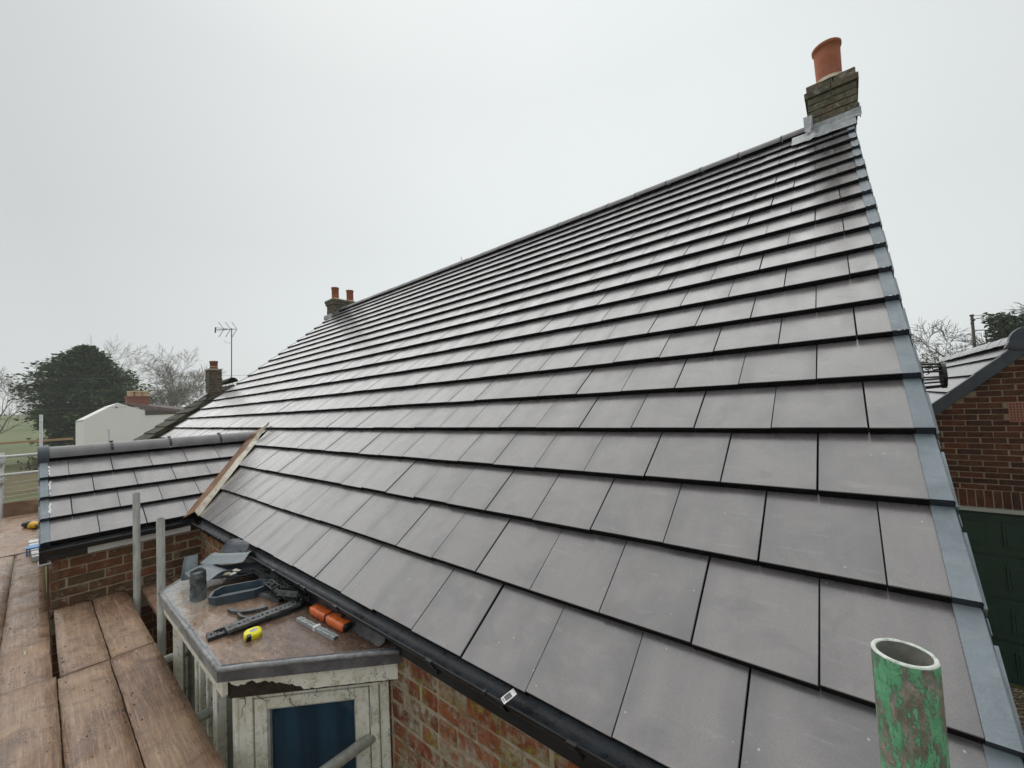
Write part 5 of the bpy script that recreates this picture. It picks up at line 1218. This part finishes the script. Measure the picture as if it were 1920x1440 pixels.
scrub([(-150, -14, 3.4, 1, 9, .5), (-150, 2, 3.6, 1, 9, .5)], M_BARK, 'hedge_line', 'thin hedge line along the top of the far green field', 42, 1500, .5)
# right side
tree((3.8, 33.5, GZ), 12, 1.3, 22, M_BARKD, 'bare_tree', 'gnarled bare tree above the garage roof, right of the flue', levels=6, r0=.22, fine=.011, ang=42)
scrub([(3.2, 33.6, 1.5, 1.0, 1.0, 1.2), (4.1, 33.2, .9, 1.2, 1.0, .8), (2.9, 33.8, .5, 1.0, 1.0, 1.0)], M_IVY, 'ivy_growth', 'olive ivy growing up the gnarled bare tree', 43, 1700, .13, 'ivy')
tree((6.3, 40, GZ), 5.6, 1.3, 24, M_BARKD, 'bare_tree', 'small bare tree beside the telegraph pole foot', levels=6, r0=.12, fine=.010, ang=40)
crown_conifer((6.75, 35.8, GZ), 7.9, 1.7, 25, M_NEED2, 'pine_tree', 'grey green pine behind the garage ridge near the telegraph pole', n=7200, shape=lambda t: .25+.85*(1-t) if t > .35 else .8, leaf=.20, droop=.05)
tree((9.6, 38, GZ), 12, 1.1, 27, M_BARKD, 'bare_tree', 'tall bare tree at the right edge of the photo', levels=6, r0=.24, fine=.013)
crown_conifer((9.2, 35.0, GZ), 6.6, 1.8, 28, M_NEED2, 'pine_tree', 'darker pine at the right edge, partly behind the ridge cap', n=4200, shape=lambda t: .3+.8*(1-t) if t > .3 else .9, leaf=.20, droop=.05)
tpz = thing('telegraph_pole', 'dark wooden telegraph pole rising behind the garage roof', 'telegraph pole', (5.40, 36.6, GZ))
MB().tube([(5.38, 36.6, GZ), (5.44, 36.58, 4.93)], [.095, .07], 10).build('pole', M_TPOLE, tpz, True)
m = MB(); m.tube([(5.44, 36.58, 4.88), (5.44, 36.58, 4.98)], .10, 8); m.tube([(5.40, 36.58, 4.40), (5.50, 36.5, 4.62), (5.42, 36.58, 4.72)], .09, 6); m.build('fittings', M_TPOLE, tpz)
m = MB(); m.tube([(5.95, 36.7, GZ), (5.95, 36.7, 3.95)], .045, 6); m.tube([(5.95, 36.7, 3.95), (5.50, 36.6, 3.99)], .03, 5); m.build('bracket_pipe', M_MAST, tpz)
def wire(a, b, sag, label, r_=.012):
    a = Vector(a); b = Vector(b); m = MB(); m.tube([a.lerp(b, t/12)-Vector((0, 0, sag*4*(t/12)*(1-t/12))) for t in range(13)], r_, 4); tag(m.build('overhead_wire', M_MAST), label, 'wire')
wire((5.44, 36.58, 4.90), (24, 52, 6.2), .3, 'thin overhead wire leading right from the telegraph pole', .016)
wire((-60, -12, 5.4), (-27, 17, 3.95), .35, 'thin overhead wire crossing the sky behind the chimney and aerial mast', .009)
wire((-58, -10, 2.9), (-40, 6.5, 2.1), .2, 'faint lower wire crossing in front of the dark conifer', .007)
tag(MB().tube([(-10.66, 8.56, 3.5), (-10.66, 8.56, 5.96), (-10.68, 8.53, 6.13)], [.022, .018, .006], 6).build('aerial_tip', M_GALVW), 'tiny pale aerial tip just showing above the main ridge', 'aerial')

# ================================================================ AIR
hz = MB(); hz.box(-424, 404, -304, 404, GZ-1.2, 24)
hm = bpy.data.materials.new('mist'); hm.use_nodes = True; hn = hm.node_tree; hn.nodes.clear()
pv = hn.nodes.new('ShaderNodeVolumePrincipled'); pv.inputs['Color'].default_value = (.93, .96, .98, 1); pv.inputs['Density'].default_value = .0010
ho = hn.nodes.new('ShaderNodeOutputMaterial'); hn.links.new(pv.outputs[0], ho.inputs['Volume'])
tag(hz.build('haze', hm), kind='stuff')
